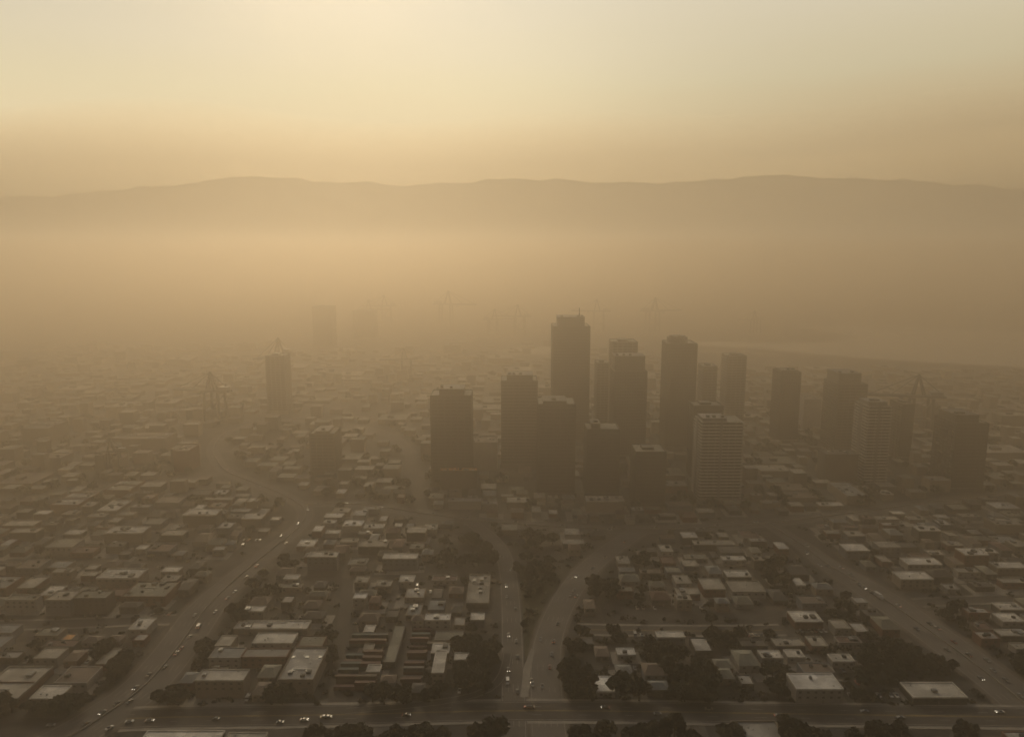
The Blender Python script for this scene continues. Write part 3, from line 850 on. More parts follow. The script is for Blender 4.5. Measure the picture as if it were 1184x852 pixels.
# ------------------------------------------------------------------ towers
M_band = mat('tower_spandrel', (0.13, 0.115, 0.10), 0.7, 0.15, 0.1)
M_tglass = mat('tower_glass', (0.045, 0.045, 0.045), 0.15, 0.3, 0.05, spec=0.6)
M_white = mat('balcony_concrete', (0.42, 0.41, 0.385), 0.8, 0.12, 0.1)
M_stone = mat('tower_stone', (0.15, 0.13, 0.11), 0.85, 0.15, 0.1)
TONES = [(0.075, 0.073, 0.07), (0.12, 0.11, 0.10), (0.16, 0.155, 0.15), (0.05, 0.049, 0.048), (0.10, 0.085, 0.075)]
TW_I = [0]
def tower(x0, x1, y0, y1, Hh, style, opt, label, Yf):
    TW_I[0] += 1
    ti = [0, 3, 0, 4, 3, 0, 2, 2, 0, 2, 2, 0, 1, 2, 3, 3, 2, 3, 3, 3, 4, 2, 2, 2][TW_I[0]]
    M_band = mat('tower_spandrel_' + ['charcoal', 'sand', 'pale', 'black', 'russet'][ti], TONES[ti], 0.7, 0.2, 0.06)
    M_stone = mat('tower_stone_' + ['charcoal', 'sand', 'pale', 'black', 'russet'][ti], TONES[ti], 0.85, 0.2, 0.06)
    M_tglass = mat('tower_glass_' + 'abc'[ti % 3], [(0.04, 0.042, 0.045), (0.03, 0.035, 0.03), (0.055, 0.05, 0.045)][ti % 3], 0.12, 0.5, 0.12, spec=0.7)
    cx = (x0 + x1) / 2; hw = (x1 - x0) / 2; dp_ = y1 - y0
    t = empty('apartment_tower' if style == 'balcony' else 'office_tower', (cx, y0, 0))
    tag(t, label, 'tower', 'downtown towers')
    fh = 3.9 if style != 'balcony' else 3.4
    nf = max(4, int(Hh / fh)); fh = Hh / nf
    b = MB(); b.box(-hw, 0, -.5, hw, dp_, Hh, bottom=False); b.build('glass_wall', M_tglass, t)
    if style in ('banded', 'plain', 'piers'):
        b = MB(); pr = 0.35; bh = {'banded': 1.6, 'plain': 1.0, 'piers': 1.1}[style]
        for k in range(nf + 1):
            z = k * fh
            z0, z1 = (z - .2, z + bh) if k < nf else (z - 1.2, z + 1.1)
            b.box(-hw - pr, -pr, z0, hw + pr, -.01, z1); b.box(-hw - pr, dp_ + .01, z0, hw + pr, dp_ + pr, z1)
            b.box(-hw - pr, -.01, z0, -hw - .01, dp_ + .01, z1); b.box(hw + .01, -.01, z0, hw + pr, dp_ + .01, z1)
        b.build('spandrels', M_band if style != 'piers' else M_stone, t)
        b = MB(); npx = max(3, int(2 * hw / (3.0 if style == 'piers' else 6.5))); pw = .45
        for k in range(npx + 1):
            x = -hw + 2 * hw * k / npx
            b.box(x - pw, -pr - .5, 0, x + pw, -pr - .01, Hh + .6)
        npy = max(3, int(dp_ / (3.0 if style == 'piers' else 6.5)))
        for k in range(npy + 1):
            y = dp_ * k / npy
            b.box(-hw - pr - .5, y - pw, 0, -hw - pr - .01, y + pw, Hh + .6)
            b.box(hw + pr + .01, y - pw, 0, hw + pr + .5, y + pw, Hh + .6)
        b.build('piers', M_stone, t)
    else:
        for k in range(1, nf + 1):
            z = k * fh; ex = 1.6 if k < nf else .8
            b = MB(); b.box(-hw - ex, -ex, z - .35, hw + ex, dp_ + ex, z + .0)
            if k < nf:
                b.box(-hw - ex, -ex, z, hw + ex, -ex + .12, z + .95); b.box(-hw - ex, -ex + .12, z, -hw - ex + .12, dp_ + ex, z + .95)
                b.box(hw + ex - .12, -ex + .12, z, hw + ex, dp_ + ex, z + .95)
            b.build('balcony', M_white, t)
        b = MB(); b.box(-hw * .08 - 1.2, -1.9, 0, -hw * .08 + 1.2, -1.65, Hh + 1); b.box(-hw + .0 - 1.9, dp_ * .4, 0, -hw - 1.65, dp_ * .6, Hh + 1)
        b.build('stair_wall', M_stone, t)
        b = MB(); nd_ = max(3, int(2 * hw / 6))
        for k in range(nd_ + 1):
            x = -hw + 2 * hw * k / nd_
            b.box(x - .25, -1.4, 0, x + .25, -.01, Hh - .6)
        for k in range(1, 5):
            y = dp_ * k / 5
            b.box(-hw - 1.4, y - .25, 0, -hw - .01, y + .25, Hh - .6); b.box(hw + .01, y - .25, 0, hw + 1.4, y + .25, Hh - .6)
        b.build('dividing_walls', M_band, t)
    b = MB(); b.box(-hw + .6, .6, Hh, hw - .6, dp_ - .6, Hh + .3); ro = b.build('roof', roof_mat('olive'), t)
    if opt.get('pent'):
        pl_, pr_, pt = opt['pent']
        Yp = Yf + 4
        a, c = at_y(pl_, pt, Yp), at_y(pr_, pt, Yp)
        px0, px1, ptop = a.x - cx, c.x - cx, max(a.z, Hh + 2.5)
        px0, px1 = max(px0, -hw + 1), min(px1, hw - 1)
        b = MB()
        if opt.get('round'):
            rr = (px1 - px0) / 2; mx_ = (px0 + px1) / 2
            pts = [(mx_ + rr * math.cos(q * math.pi / 12), dp_ / 2 + min(rr, dp_ / 2 - 2) * math.sin(q * math.pi / 12)) for q in range(24)]
            b.prism(pts, Hh + .3, ptop); 
            pts = [((p[0] - mx_) * .8 + mx_, (p[1] - dp_ / 2) * .8 + dp_ / 2) for p in pts]
            b.prism(pts, ptop, ptop + 1.6)
        else:
            b.box(px0, 3.5, Hh + .3, px1, dp_ - 4, ptop)
            nl = int((ptop - Hh) / 3)
            for k in range(nl + 1):
                zz_ = Hh + .6 + k * 3
                if zz_ + .8 < ptop: b.box(px0 - .3, 3.2, zz_, px1 + .3, 3.49, zz_ + .8)
            b.box(px0 - .4, 3.1, ptop, px1 + .4, dp_ - 3.6, ptop + .5)
        ph = b.build('penthouse', M_band, t)
        for k in range(3):
            r_ = random.Random(int(Hh * 10) + k); ux = r_.uniform(px0 + 2, px1 - 2)
            if px1 - px0 < 8: continue
            b = MB(); b.box(ux - 1.5, 8, ptop + (.5 if not opt.get('round') else 1.6), ux + 1.5, 12, ptop + 2.6); b.build('rooftop_unit', M_dmetal, ph)
    else:
        ptop = Hh
        b = MB(); b.box(-hw * .5, dp_ * .3, Hh + .3, hw * .3, dp_ * .7, Hh + 3); b.build('rooftop_unit', M_dmetal, ro)
    if opt.get('mast'):
        a = at_y(opt['mast'][0], opt['mast'][1], Yf + 6)
        b = MB(); b.beam((a.x - cx, 6, ptop), (a.x - cx, 6, a.z), .9)
        b.beam((a.x - cx, 6, ptop), (a.x - cx, 6, ptop + 5), 1.8); b.build('mast', M_dmetal, t)
    # entrance level
    b = MB(); b.box(-hw - 2.5, -3, -.4, hw + 2.5, -.9 if style != 'balcony' else -2.0, 4.2); b.build('entrance_canopy', M_stone, t)
    return t
for a in TB: tower(*a)

# ------------------------------------------------------------------ gantry cranes at the docks
def make_crane():
    t = empty('dock_crane', (0, 0, 0))
    H_, s_ = 34.0, 7.0
    for sx in (-1, 1):
        for sy in (-1, 1):
            b = MB(); b.beam((sx * s_, sy * 7, 0), (sx * s_ * .92, sy * 6.5, H_ + 1), 1.8); b.build('leg', M_dmetal, t)
    b = MB()
    for sy in (-1, 1):
        b.beam((-s_, sy * 7, 12), (s_, sy * 7, 12), 1.0); b.beam((-s_, sy * 7, 12), (s_, sy * 7, H_ - 2), .6)
    for sx in (-1, 1):
        b.beam((sx * s_, -7, 12), (sx * s_, 7, 12), 1.4); b.beam((sx * s_, -7, H_), (sx * s_, 7, H_), 1.4)
    b.build('portal_frame', M_dmetal, t)
    b = MB()
    for sy in (-1, 1):
        b.beam((-38, sy * 3, H_ + 2), (16, sy * 3, H_ + 2), 1.9)
    for k in range(12): b.beam((-38 + k * 4.8, -3, H_ + 2), (-38 + k * 4.8, 3, H_ + 2), 0.7)
    b.build('boom', M_dmetal, t)
    b = MB()
    for sy in (-1, 1):
        b.beam((-s_ * .9, sy * 3, H_ + 2), (-3, 0, H_ + 24), 1.4); b.beam((s_ * .25, sy * 3, H_ + 2), (-3, 0, H_ + 24), 1.4)
    b.build('apex_frame', M_dmetal, t)
    for x in (-36, -21, 15):
        b = MB(); b.beam((-3, 0, H_ + 23.5), (x, 0, H_ + 3), .6); b.build('stay', M_dmetal, t)
    b = MB(); b.box(6, -3.5, H_ + 3, 14, 3.5, H_ + 7); b.build('machinery_house', M_metal, t)
    b = MB(); b.box(-16, -1.8, H_ - 3, -13, 1.8, H_ + .8); b.build('operator_cab', M_metal, t)
    return t
CR = [(250, 486, 430, 1, 'lone dock crane with long boom beside the hazy slim tower'), (133, 545, 507, .8, 'small crane standing over low roofs beyond the freeway'),
      (1062, 498, 433, 1, 'dark dock crane rising behind the balconied apartment tower'), (873, 386, 359, 1, 'crane on the headland at the edge of the bay'),
      (516, 377, 336, -1, 'ghostly crane highest in the smoke above the dark banded tower'), (447, 374, 341, 1, 'ghostly crane next to the barely visible wide block'),
      (601, 388, 352, 1, 'ghostly crane above the brown tower beside the tallest'), (570, 389, 357, -1, 'ghostly crane over the small bright inlet'),
      (692, 382, 346, 1, 'ghostly crane just beyond the mast of the tallest tower'), (754, 384, 344, -1, 'ghostly crane between the tallest and drum-crowned towers'),
      (326, 440, 390, 1, 'crane rising behind the roof of the hazy slim tower'), (470, 436, 402, 1, 'low crane in the smoke above the squat brown block'),
      (425, 376, 346, -1, 'faintest crane beside the ghostly tall tower')]
proto = make_crane()
for i, (px, py, pt, sx, label) in enumerate(CR):
    o = proto if i == 0 else copy_tree(proto)
    g = gnd(px, py); top = at_y(px, pt, g.y)
    s_ = max(.6, min(2.2, top.z / 58.0))
    o.location = g; o.scale = (s_ * 1.35, s_ * 1.1, s_); o.rotation_euler = (0, 0, (1.25 if px == 326 else 0.25 if i % 2 else -0.2) + (0 if sx > 0 else math.pi))
    tag(o, label, 'crane', 'dock cranes fading into the smoke')

# ------------------------------------------------------------------ shipping containers
CM = [mat('container_rust', (0.11, 0.062, 0.048), .7, .25, .4), mat('container_red', (0.115, 0.055, 0.048), .7, .25, .4),
      mat('container_brown', (0.10, 0.075, 0.06), .7, .25, .4), mat('container_grey', (0.10, 0.10, 0.10), .7, .25, .4),
      mat('container_teal', (0.07, 0.10, 0.10), .7, .25, .4)]
CN = ['rust-brown', 'dull red', 'dark brown', 'grey', 'dark teal']
def container_meshes():
    b = MB(); Lc, Wc, Hc = 12.2, 2.44, 2.6
    for k in range(30):
        xa, xb = -Lc / 2 + Lc * k / 30, -Lc / 2 + Lc * (k + 1) / 30
        off = 0.0 if k % 2 else 0.06
        b.box(xa, -Wc / 2 + off, .12, xb, Wc / 2 - off, Hc - .08)
    me1 = b
    f = MB()
    for sx in (-1, 1):
        for sy in (-1, 1):
            f.box(sx * (Lc / 2 + .02) - .08, sy * (Wc / 2 + .01) - .08, 0, sx * (Lc / 2 + .02) + .08, sy * (Wc / 2 + .01) + .08, Hc + .01)
    for sy in (-1, 1):
        for z in (.0, Hc - .1):
            f.box(-Lc / 2 + .1, sy * (Wc / 2 + .01) - .07, z, Lc / 2 - .1, sy * (Wc / 2 + .01) + .07, z + .11)
    d = MB()
    d.box(Lc / 2 + .0, -Wc / 2 + .12, .12, Lc / 2 + .06, -.02, Hc - .12); d.box(Lc / 2 + .0, .02, .12, Lc / 2 + .06, Wc / 2 - .12, Hc - .12)
    return me1, f, d
def make_container(m):
    a, f, d = container_meshes()
    t = empty('shipping_container', (0, 0, 0)); a.build('body', m, t); f.build('corner_frame', m, t); d.build('door', m, t)
    return t
protos = {}
cr = random.Random(4)
cols = [(397, 'column nearest the three-bay warehouse'), (420, 'column behind the small cream hut'), (471, 'column beside the long olive roof'), (493, 'column beside the L-shaped building')]
for ci, (cpx, ctxt) in enumerate(cols):
    yr = (741, 797) if ci < 2 else (735, 806)
    base0 = gnd(cpx + 2, yr[1]); base1 = gnd(cpx + 12, yr[0])
    nrow = 9 if ci < 2 else 13
    k_ = 0
    for r_ in range(nrow):
        t_ = r_ / (nrow - 1)
        x = base0.x + (base1.x - base0.x) * 0.25 * t_; y = base0.y + (base1.y - base0.y) * t_
        if any(x + 6.5 > f[0] and x - 6.5 < f[1] and y + 1.6 > f[2] and y - 1.6 < f[3] for f in FOOT): continue
        k_ += 1
        for lvl in range(cr.choice([1, 2, 2])):
            mi = cr.choice([0, 0, 1, 2, 2, 3, 4])
            if mi not in protos:
                protos[mi] = o = make_container(CM[mi])
            else:
                o = copy_tree(protos[mi])
            o.location = (x + cr.uniform(-.4, .4), y, .14 + lvl * 2.62)
            tag(o, f"{CN[mi]} container, {'lower' if lvl == 0 else 'upper'} one, {ORD[k_]} from the avenue in {ctxt}", 'container', 'shipping containers stored in the yard')

# ------------------------------------------------------------------ trees
def crown_mesh(seed, m, kind):
    r_ = random.Random(seed); b = MB()
    nl = r_.randint(8, 12); R_ = 4.6; lobes = []
    for k in range(nl):
        a = k * 2.4 + r_.uniform(-.4, .4); rr = R_ * r_.uniform(.25, .72)
        if kind == 'tall': lobes.append((math.cos(a) * rr * .55, math.sin(a) * rr * .55, 3 + 9.5 * k / nl, R_ * r_.uniform(.26, .42)))
        else: lobes.append((math.cos(a) * rr, math.sin(a) * rr, 4.6 + r_.uniform(-1.1, 2.6) * (1.2 - rr / R_), R_ * r_.uniform(.34, .52)))
    for (lx, ly, lz, lr) in lobes:
        for k in range(150):
            th = r_.uniform(0, 6.283); cz = r_.uniform(-.75, 1); sr = math.sqrt(max(0, 1 - cz * cz)); q = lr * r_.uniform(.62, 1.12)
            p = Vector((lx + q * sr * math.cos(th), ly + q * sr * math.sin(th), lz + q * cz * .8))
            nrm = Vector((sr * math.cos(th) + r_.uniform(-.7, .7), sr * math.sin(th) + r_.uniform(-.7, .7), cz + r_.uniform(-.5, .9))).normalized()
            u = nrm.orthogonal().normalized(); v = nrm.cross(u); s_ = r_.uniform(.28, .62)
            a_ = r_.uniform(0, 3.14); u, v = u * math.cos(a_) + v * math.sin(a_), v * math.cos(a_) - u * math.sin(a_)
            b.quad(p - u * s_ - v * s_ * .6, p + u * s_ - v * s_ * .5, p + u * s_ * .8 + v * s_ * .6, p - u * s_ * .7 + v * s_ * .6)
        # denser heart of the lobe
        for k in range(26):
            p = Vector((lx, ly, lz)) + Vector((r_.gauss(0, 1), r_.gauss(0, 1), r_.gauss(0, .7))) * lr * .35
            nrm = Vector((r_.gauss(0, 1), r_.gauss(0, 1), r_.gauss(0, 1))).normalized(); u = nrm.orthogonal(); v = nrm.cross(u); s_ = lr * .42
            b.quad(p - u * s_ - v * s_, p + u * s_ - v * s_, p + u * s_ + v * s_, p - u * s_ + v * s_)
    return b, lobes
def make_tree(seed, m, kind='round'):
    b, lobes = crown_mesh(seed, m, kind)
    t = empty('tree', (0, 0, 0))
    b.build('crown', m, t)
    b = MB(); pts = [(math.cos(k) * .38, math.sin(k) * .38) for k in [0, 1.05, 2.1, 3.14, 4.2, 5.25]]
    i = len(b.v); top = 5.2
    b.v += [(p[0], p[1], -.2) for p in pts] + [(p[0] * .5, p[1] * .5, top) for p in pts]
    for k in range(6): b.f.append((i + k, i + (k + 1) % 6, i + 6 + (k + 1) % 6, i + 6 + k)); b.m.append(0)
    for l in lobes[:6]: b.beam((0, 0, 2.6 + (0 if kind == 'round' else l[2] * .3)), (l[0], l[1], l[2]), .2)
    b.build('trunk', M_bark, t)
    return t
TP = [('round-crowned', make_tree(1, M_leaf[0])), ('broad', make_tree(2, M_leaf[1])), ('ragged', make_tree(3, M_leaf[0])),
      ('dull olive', make_tree(4, M_leaf[2])), ('tall narrow', make_tree(5, M_leaf[0], 'tall'))]
used = [False] * 5
tr = random.Random(9)
TREES = []
for ci, (xa, xb, ya, yb, cnt, sz, phrase) in enumerate(CL):
    pts = []
    tries = 0
    cnt = max(2, round(cnt * .74)); sz *= 1.07
    while len(pts) < cnt and tries < cnt * 25:
        tries += 1
        px, py = tr.uniform(xa, xb), tr.uniform(ya, yb)
        g = gnd(px, py)
        if any(g.x > f[0] - 2.5 and g.x < f[1] + 2.5 and g.y > f[2] - 2.5 and g.y < f[3] + 2.5 for f in FOOT): continue
        if any((g - p).length < 1.0 + hw for pl, hw in ROADS for p in pl if abs(g.x - p.x) < 20): continue
        if any((g - q[0]).length < 4.4 * sz for q in pts): continue
        pts.append((g, px))
    pts.sort(key=lambda q: q[1])
    for k, (g, px) in enumerate(pts, 1):
        vi = tr.choice([0, 0, 1, 2, 2, 3, 4] if ci < 5 else [0, 1, 1, 2, 2, 3])
        name, p = TP[vi]
        o = copy_tree(p) if used[vi] else p
        used[vi] = True
        s_ = sz * tr.uniform(.8, 1.3)
        o.location = g; o.scale = (s_, s_, s_ * tr.uniform(.85, 1.15)); o.rotation_euler = (0, 0, tr.uniform(0, 6.28))
        tag(o, f"{'big' if s_ > 1.15 else 'small' if s_ < .85 else 'mid-sized'} {name} tree, {ORD[min(k, 38)]} along the {phrase.replace('right-hand ', '')}", 'tree', 'trees between the roads and roofs')
        TREES.append(g)
# scattered street trees that no clump holds: each counted from the avenue outward
sc_pts = []
tries = 0
while len(sc_pts) < 45 and tries < 3000:
    tries += 1
    px, py = tr.uniform(0, 1184), tr.uniform(610, 812); g = gnd(px, py)
    if any(g.x > f[0] - 3 and g.x < f[1] + 3 and g.y > f[2] - 3 and g.y < f[3] + 3 for f in FOOT): continue
    if any((g - p).length < 2.0 + hw for pl, hw in ROADS for p in pl if abs(g.x - p.x) < 24): continue
    if any((g - q).length < 9 for q in TREES): continue
    if 388 < px < 505 and 728 < py < 805: continue
    TREES.append(g); sc_pts.append((g, px, py))
byz = {}
for q in sc_pts: byz.setdefault(zone(q[1], q[2]), []).append(q)
for z, qs in byz.items():
    qs.sort(key=lambda q: q[0].y)
    for k, (g, px, py) in enumerate(qs, 1):
        vi = tr.choice([0, 1, 2, 3]); name, p = TP[vi]; o = copy_tree(p) if used[vi] else p; used[vi] = True
        s_ = tr.uniform(.6, .95); o.location = g; o.scale = (s_, s_, s_); o.rotation_euler = (0, 0, tr.uniform(0, 6.28))
        tag(o, f"lone {name} yard tree, {ORD[k]} out from the avenue {ZTEXT[z]}", 'tree', 'lone trees among the roofs')

# ------------------------------------------------------------------ vehicles
CC = [('white', (.55, .54, .52)), ('silver', (.27, .27, .265)), ('black', (.03, .03, .03)), ('red', (.28, .04, .03)), ('grey', (.16, .16, .16)), ('tan', (.34, .28, .2))]
M_car = [mat('car_' + c[0], c[1], .3, .06, .5, .1, .6) for c in CC]
M_tyre = mat('tyre', (.02, .02, .02), .9, .1)
M_head = mat('headlight', (.9, .85, .7), .3, .02, emit=((1.0, .86, .66), 6.0))
M_tail = mat('tail_light', (.5, .05, .03), .3, .02, emit=((1.0, .3, .12), 1.6))
M_lamp0 = mat('unlit_lamp', (.4, .4, .38), .2, .05)
def profile(b, pts, w, m=0):
    i = len(b.v); n_ = len(pts)
    b.v += [(-w, p[0], p[1]) for p in pts] + [(w, p[0], p[1]) for p in pts]
    for k in range(n_):
        j = (k + 1) % n_
        b.f.append((i + k, i + j, i + n_ + j, i + n_ + k)); b.m.append(m)
    b.f.append(tuple(range(i + n_ - 1, i - 1, -1))); b.f.append(tuple(range(i + n_, i + 2 * n_))); b.m += [m, m]
def wheel(b, x, y, r_):
    i = len(b.v)
    for s_ in (-.13, .13): b.v += [(x + s_, y + r_ * math.cos(k * .785), r_ + r_ * math.sin(k * .785)) for k in range(8)]
    for k in range(8): b.f.append((i + k, i + (k + 1) % 8, i + 8 + (k + 1) % 8, i + 8 + k)); b.m.append(0)
    b.f.append(tuple(range(i + 7, i - 1, -1))); b.f.append(tuple(range(i + 8, i + 16))); b.m += [0, 0]
def make_vehicle(kind, mi, lit):
    t = empty({'car': 'car', 'truck': 'box_truck', 'van': 'van'}[kind], (0, 0, 0))
    if kind == 'car':
        ln, w_, wr = 2.25, .9, .33
        b = MB(); profile(b, [(-ln, .3), (-ln, .75), (-ln + .2, .92), (-1.0, .98), (1.5, .98), (ln - .05, .9), (ln, .7), (ln, .3)][::-1], w_); b.build('body', M_car[mi], t)
        b = MB(); profile(b, [(-1.15, .985), (-.55, 1.42), (.75, 1.44), (1.45, .985)][::-1], w_ * .86); b.build('cabin', M_glass, t)
        zl = .68
    elif kind == 'van':
        ln, w_, wr = 2.7, 1.0, .38
        b = MB(); profile(b, [(-ln, .35), (-ln, 1.0), (-ln + .8, 1.25), (-ln + 1.3, 2.1), (ln, 2.15), (ln, .35)][::-1], w_); b.build('body', M_car[mi], t)
        b = MB(); profile(b, [(-ln + .72, 1.28), (-ln + 1.2, 2.02), (-ln + 1.9, 2.02), (-ln + 1.9, 1.28)][::-1], w_ + .02); b.build('windscreen', M_glass, t)
        zl = .8
    else:
        ln, w_, wr = 4.2, 1.2, .5
        b = MB(); b.box(-w_, -2.2, .9, w_, ln, 3.5); b.build('cargo_box', M_car[mi], t)
        b = MB(); profile(b, [(-ln, .5), (-ln, 1.5), (-ln + .35, 2.5), (-2.3, 2.55), (-2.3, .5)][::-1], w_ * .93); b.build('cab', M_car[0], t)
        b = MB(); b.box(-.5, -2.3, .55, .5, ln - .2, .88); b.build('chassis', M_dmetal, t); zl = .8
    for sx in (-1, 1):
        for y in (-ln * .62, ln * .62):
            b = MB(); wheel(b, sx * (w_ - .1), y, wr); b.build('wheel', M_tyre, t)
        b = MB(); b.box(sx * w_ * .7 - .16, -ln - .05, zl - .1, sx * w_ * .7 + .16, -ln - .004, zl + .12); b.build('headlight', M_head if lit else M_lamp0, t)
        b = MB(); b.box(sx * w_ * .7 - .16, ln + .004, zl - .06, sx * w_ * .7 + .16, ln + .05, zl + .16); b.build('tail_light', M_tail if lit else M_lamp0, t)
    return t
VP = {}
def vehicle(kind, mi, lit, loc, rz, label, group):
    k = (kind, mi, lit)
    if k not in VP: VP[k] = o = make_vehicle(*k)
    else: o = copy_tree(VP[k])
    o.location = loc; o.rotation_euler = (0, 0, rz)
    tag(o, label, kind if kind != 'car' else 'car', group)
def nearest(pl, g):
    k = min(range(len(pl) - 1), key=lambda i: (pl[i] - g).length)
    a, b_ = pl[max(0, k - 1)], pl[k + 1]
    return k, (b_ - a).normalized()
def on_road(pl, pix, name, group, origin, hw, rev=1, z=.3):
    L_ = []
    for (px, py, typ) in pix:
        g = gnd(px, py); k, d = nearest(pl, g)
        nn = Vector((-d.y, d.x, 0)); off = (g - pl[k]).dot(nn); al = (g - pl[k]).dot(d)
        hw_ = hw * (SCALE[id(pl)][k] if id(pl) in SCALE else 1)
        off = max(-hw_ + 2.2, min(hw_ - 2.2, off))
        if abs(off) < 2.2: off = 2.6 if off >= 0 else -2.6
        L_.append((k * 12 + al, pl[k] + d * al + nn * off, d, off, typ))
    L_.sort(key=lambda q: q[0])
    for n_, (s_, p, d, off, typ) in enumerate(L_, 1):
        # keep to the right: traffic on +normal side (left of travel direction d) comes towards the camera
        toward = off > 0
        dirv = -d if toward else d
        rz = math.atan2(dirv.y, dirv.x) + math.pi / 2      # the model's nose looks along its -y
        if typ == 'w' and n_ % 2: typ = 'st'[n_ % 4 // 2]
        mi = {'w': 0, 's': 1, 'b': 2, 'r': 3, 'g': 4, 't': 5, 'T': 0, 'V': 0}[typ]
        kind = {'T': 'truck', 'V': 'van'}.get(typ, 'car')
        lit = (n_ * 7) % 3 == 0
        vehicle(kind, mi, lit, (p.x, p.y, z), rz,
                f"{CC[mi][0]} {kind} with {'lit' if lit else 'dark'} {'headlights' if toward else 'tail lights'}, {ORD[n_]} from {origin} on the {name}", group)
on_road(pl_left, [(272, 685, 'w'), (263, 692, 's'), (249, 708, 'w'), (230, 725, 'V'), (220, 737, 'w'), (200, 756, 's'), (172, 781, 'w'), (157, 796, 'g'),
                  (120, 825, 's'), (135, 814, 'b'), (132, 845, 'w'), (150, 812, 'g'), (335, 629, 'w'), (354, 590, 'w'), (345, 606, 'b'), (322, 620, 's'), (297, 655, 'r'),
                  (190, 772, 'b'), (210, 750, 'r'), (225, 712, 'g'), (255, 540, 'w'), (248, 528, 'w'), (262, 543, 's'), (300, 563, 's'), (285, 668, 't'), (100, 838, 'b')],
        'bending freeway', 'cars on the bending freeway', 'the avenue', 15)
on_road(pl_curve, [(614, 788, 'w'), (616, 792, 's'), (627, 794, 'w'), (638, 757, 'w'), (625, 740, 's'), (667, 667, 'w'), (666, 690, 'g'), (656, 688, 's'), (685, 658, 's'),
                   (723, 627, 'w'), (645, 722, 'b'), (634, 772, 'r'), (700, 645, 't'), (640, 742, 'b'), (662, 683, 's')],
        'curved freeway', 'cars on the curved freeway', 'the avenue', 11)
on_road(pl_straight, [(573, 640, 'w'), (580, 645, 'w'), (586, 678, 's'), (587, 691, 'g'), (588, 735, 's'), (596, 742, 'g'), (598, 760, 'b'),
                      (589, 775, 'g'), (587, 789, 'V'), (596, 705, 'b'), (598, 800, 'b'), (590, 660, 'g')],
        'straight road', 'cars on the straight road', 'the avenue', 7.5)
on_road(pl_cross, [(596, 604, 's'), (607, 608, 'w'), (650, 609, 's'), (689, 614, 's'), (705, 613, 'w'), (710, 611, 'w'), (760, 612, 'g'), (540, 600, 'w'), (500, 595, 'g'),
                   (440, 587, 's'), (368, 583, 'w'), (875, 605, 'w'), (830, 609, 's'), (905, 603, 'w'), (400, 583, 'b'), (1000, 590, 's'), (950, 597, 's')],
        'cross freeway', 'cars on the cross freeway', 'the freeway bend', 13)
on_road(pl_right, [(931, 632, 'w'), (932, 640, 'w'), (944, 655, 'w'), (973, 657, 'w'), (984, 665, 'w'), (993, 676, 's'), (1000, 680, 's'), (1019, 691, 'T'), (1039, 701, 'w'),
                   (1084, 727, 's'), (1103, 743, 'r'), (1141, 764, 'w'), (1148, 776, 's'), (1163, 787, 'g'), (1134, 785, 's'), (1060, 728, 'g'), (1075, 722, 'b'),
                   (1010, 686, 'b'), (960, 655, 'g'), (1120, 758, 'b'), (1095, 752, 'g'), (1180, 805, 'w')],
        'slanting highway', 'cars on the slanting highway', 'the avenue', 15)
on_road(pl_front, [(375, 829, 'w'), (380, 829, 's'), (352, 833, 'w'), (324, 836, 'g'), (150, 835, 'w'), (173, 834, 's'), (614, 820, 'w'), (610, 821, 'r'), (1156, 824, 'w'),
                   (900, 828, 'g'), (760, 825, 's'), (470, 826, 'b'), (1040, 829, 'g'), (700, 820, 'b'), (250, 832, 'b'), (820, 822, 't'), (1000, 824, 's'), (60, 838, 's')],
        'front avenue', 'cars on the front avenue', 'freeway end', 9)
# parked vehicles
def parked(x0, x1, y0, y1, nx_, ny_, txt, seed, dens=.75, typ='c'):
    r_ = random.Random(seed); n_ = 0
    ga, gb = gnd((x0 + x1) / 2, y1), gnd((x0 + x1) / 2, y0)
    xl, xr = gnd(x0, y1).x, gnd(x1, y1).x
    for j in range(ny_):
        for i in range(nx_):
            if r_.random() > dens: continue
            x = xl + (xr - xl) * (i + .5) / nx_; y = ga.y + (gb.y - ga.y) * (j + .5) / ny_
            if any(x > f[0] - 2 and x < f[1] + 2 and y > f[2] - 3.2 and y < f[3] + 3.2 for f in FOOT): continue
            if any((Vector((x, y, 0)) - q).length < 4.5 for q in TREES): continue
            if any((Vector((x, y, 0)) - p).length < hw + 2 for pl, hw in ROADS for p in pl): continue
            n_ += 1
            mi = r_.choice([0, 0, 1, 1, 2, 3, 4, 5]); k = 'van' if r_.random() < .12 and mi < 2 else 'car'
            vehicle(k, mi, False, (x, y, .06), 0 if r_.random() < .5 else math.pi,
                    f"parked {CC[mi][0]} {k}, {ORD[j + 1]} row, {ORD[i + 1]} bay of {txt}", 'vehicles parked between the buildings')
parked(985, 1046, 783, 812, 9, 2, 'the yard beside large white warehouse', 1)
parked(715, 748, 768, 800, 8, 3, 'the vacant lot by the white parking roof', 2, .35)
parked(975, 1040, 762, 780, 10, 2, 'the lot behind the framed cream roof', 3, .5)
parked(340, 375, 640, 655, 6, 2, 'the lot by the freeway bend', 5, .8)
parked(40, 120, 812, 826, 9, 1, 'the strip before the cream-roofed warehouse', 6, .6)
parked(20, 100, 760, 771, 10, 1, 'the strip behind the large tan roof', 7, .7)
parked(265, 350, 802, 814, 12, 1, 'the strip before the three-bay warehouse', 8, .5)
parked(1130, 1184, 737, 748, 7, 1, 'the kerb outside the slanting highway', 9, .7)
parked(1022, 1046, 728, 742, 5, 1, 'the small lot inside the slanting highway', 10, .8)
parked(870, 905, 728, 742, 6, 1, 'the end of the side street', 11, .6)
parked(510, 545, 793, 806, 6, 1, 'the forecourt before the L-shaped building', 12, .6)

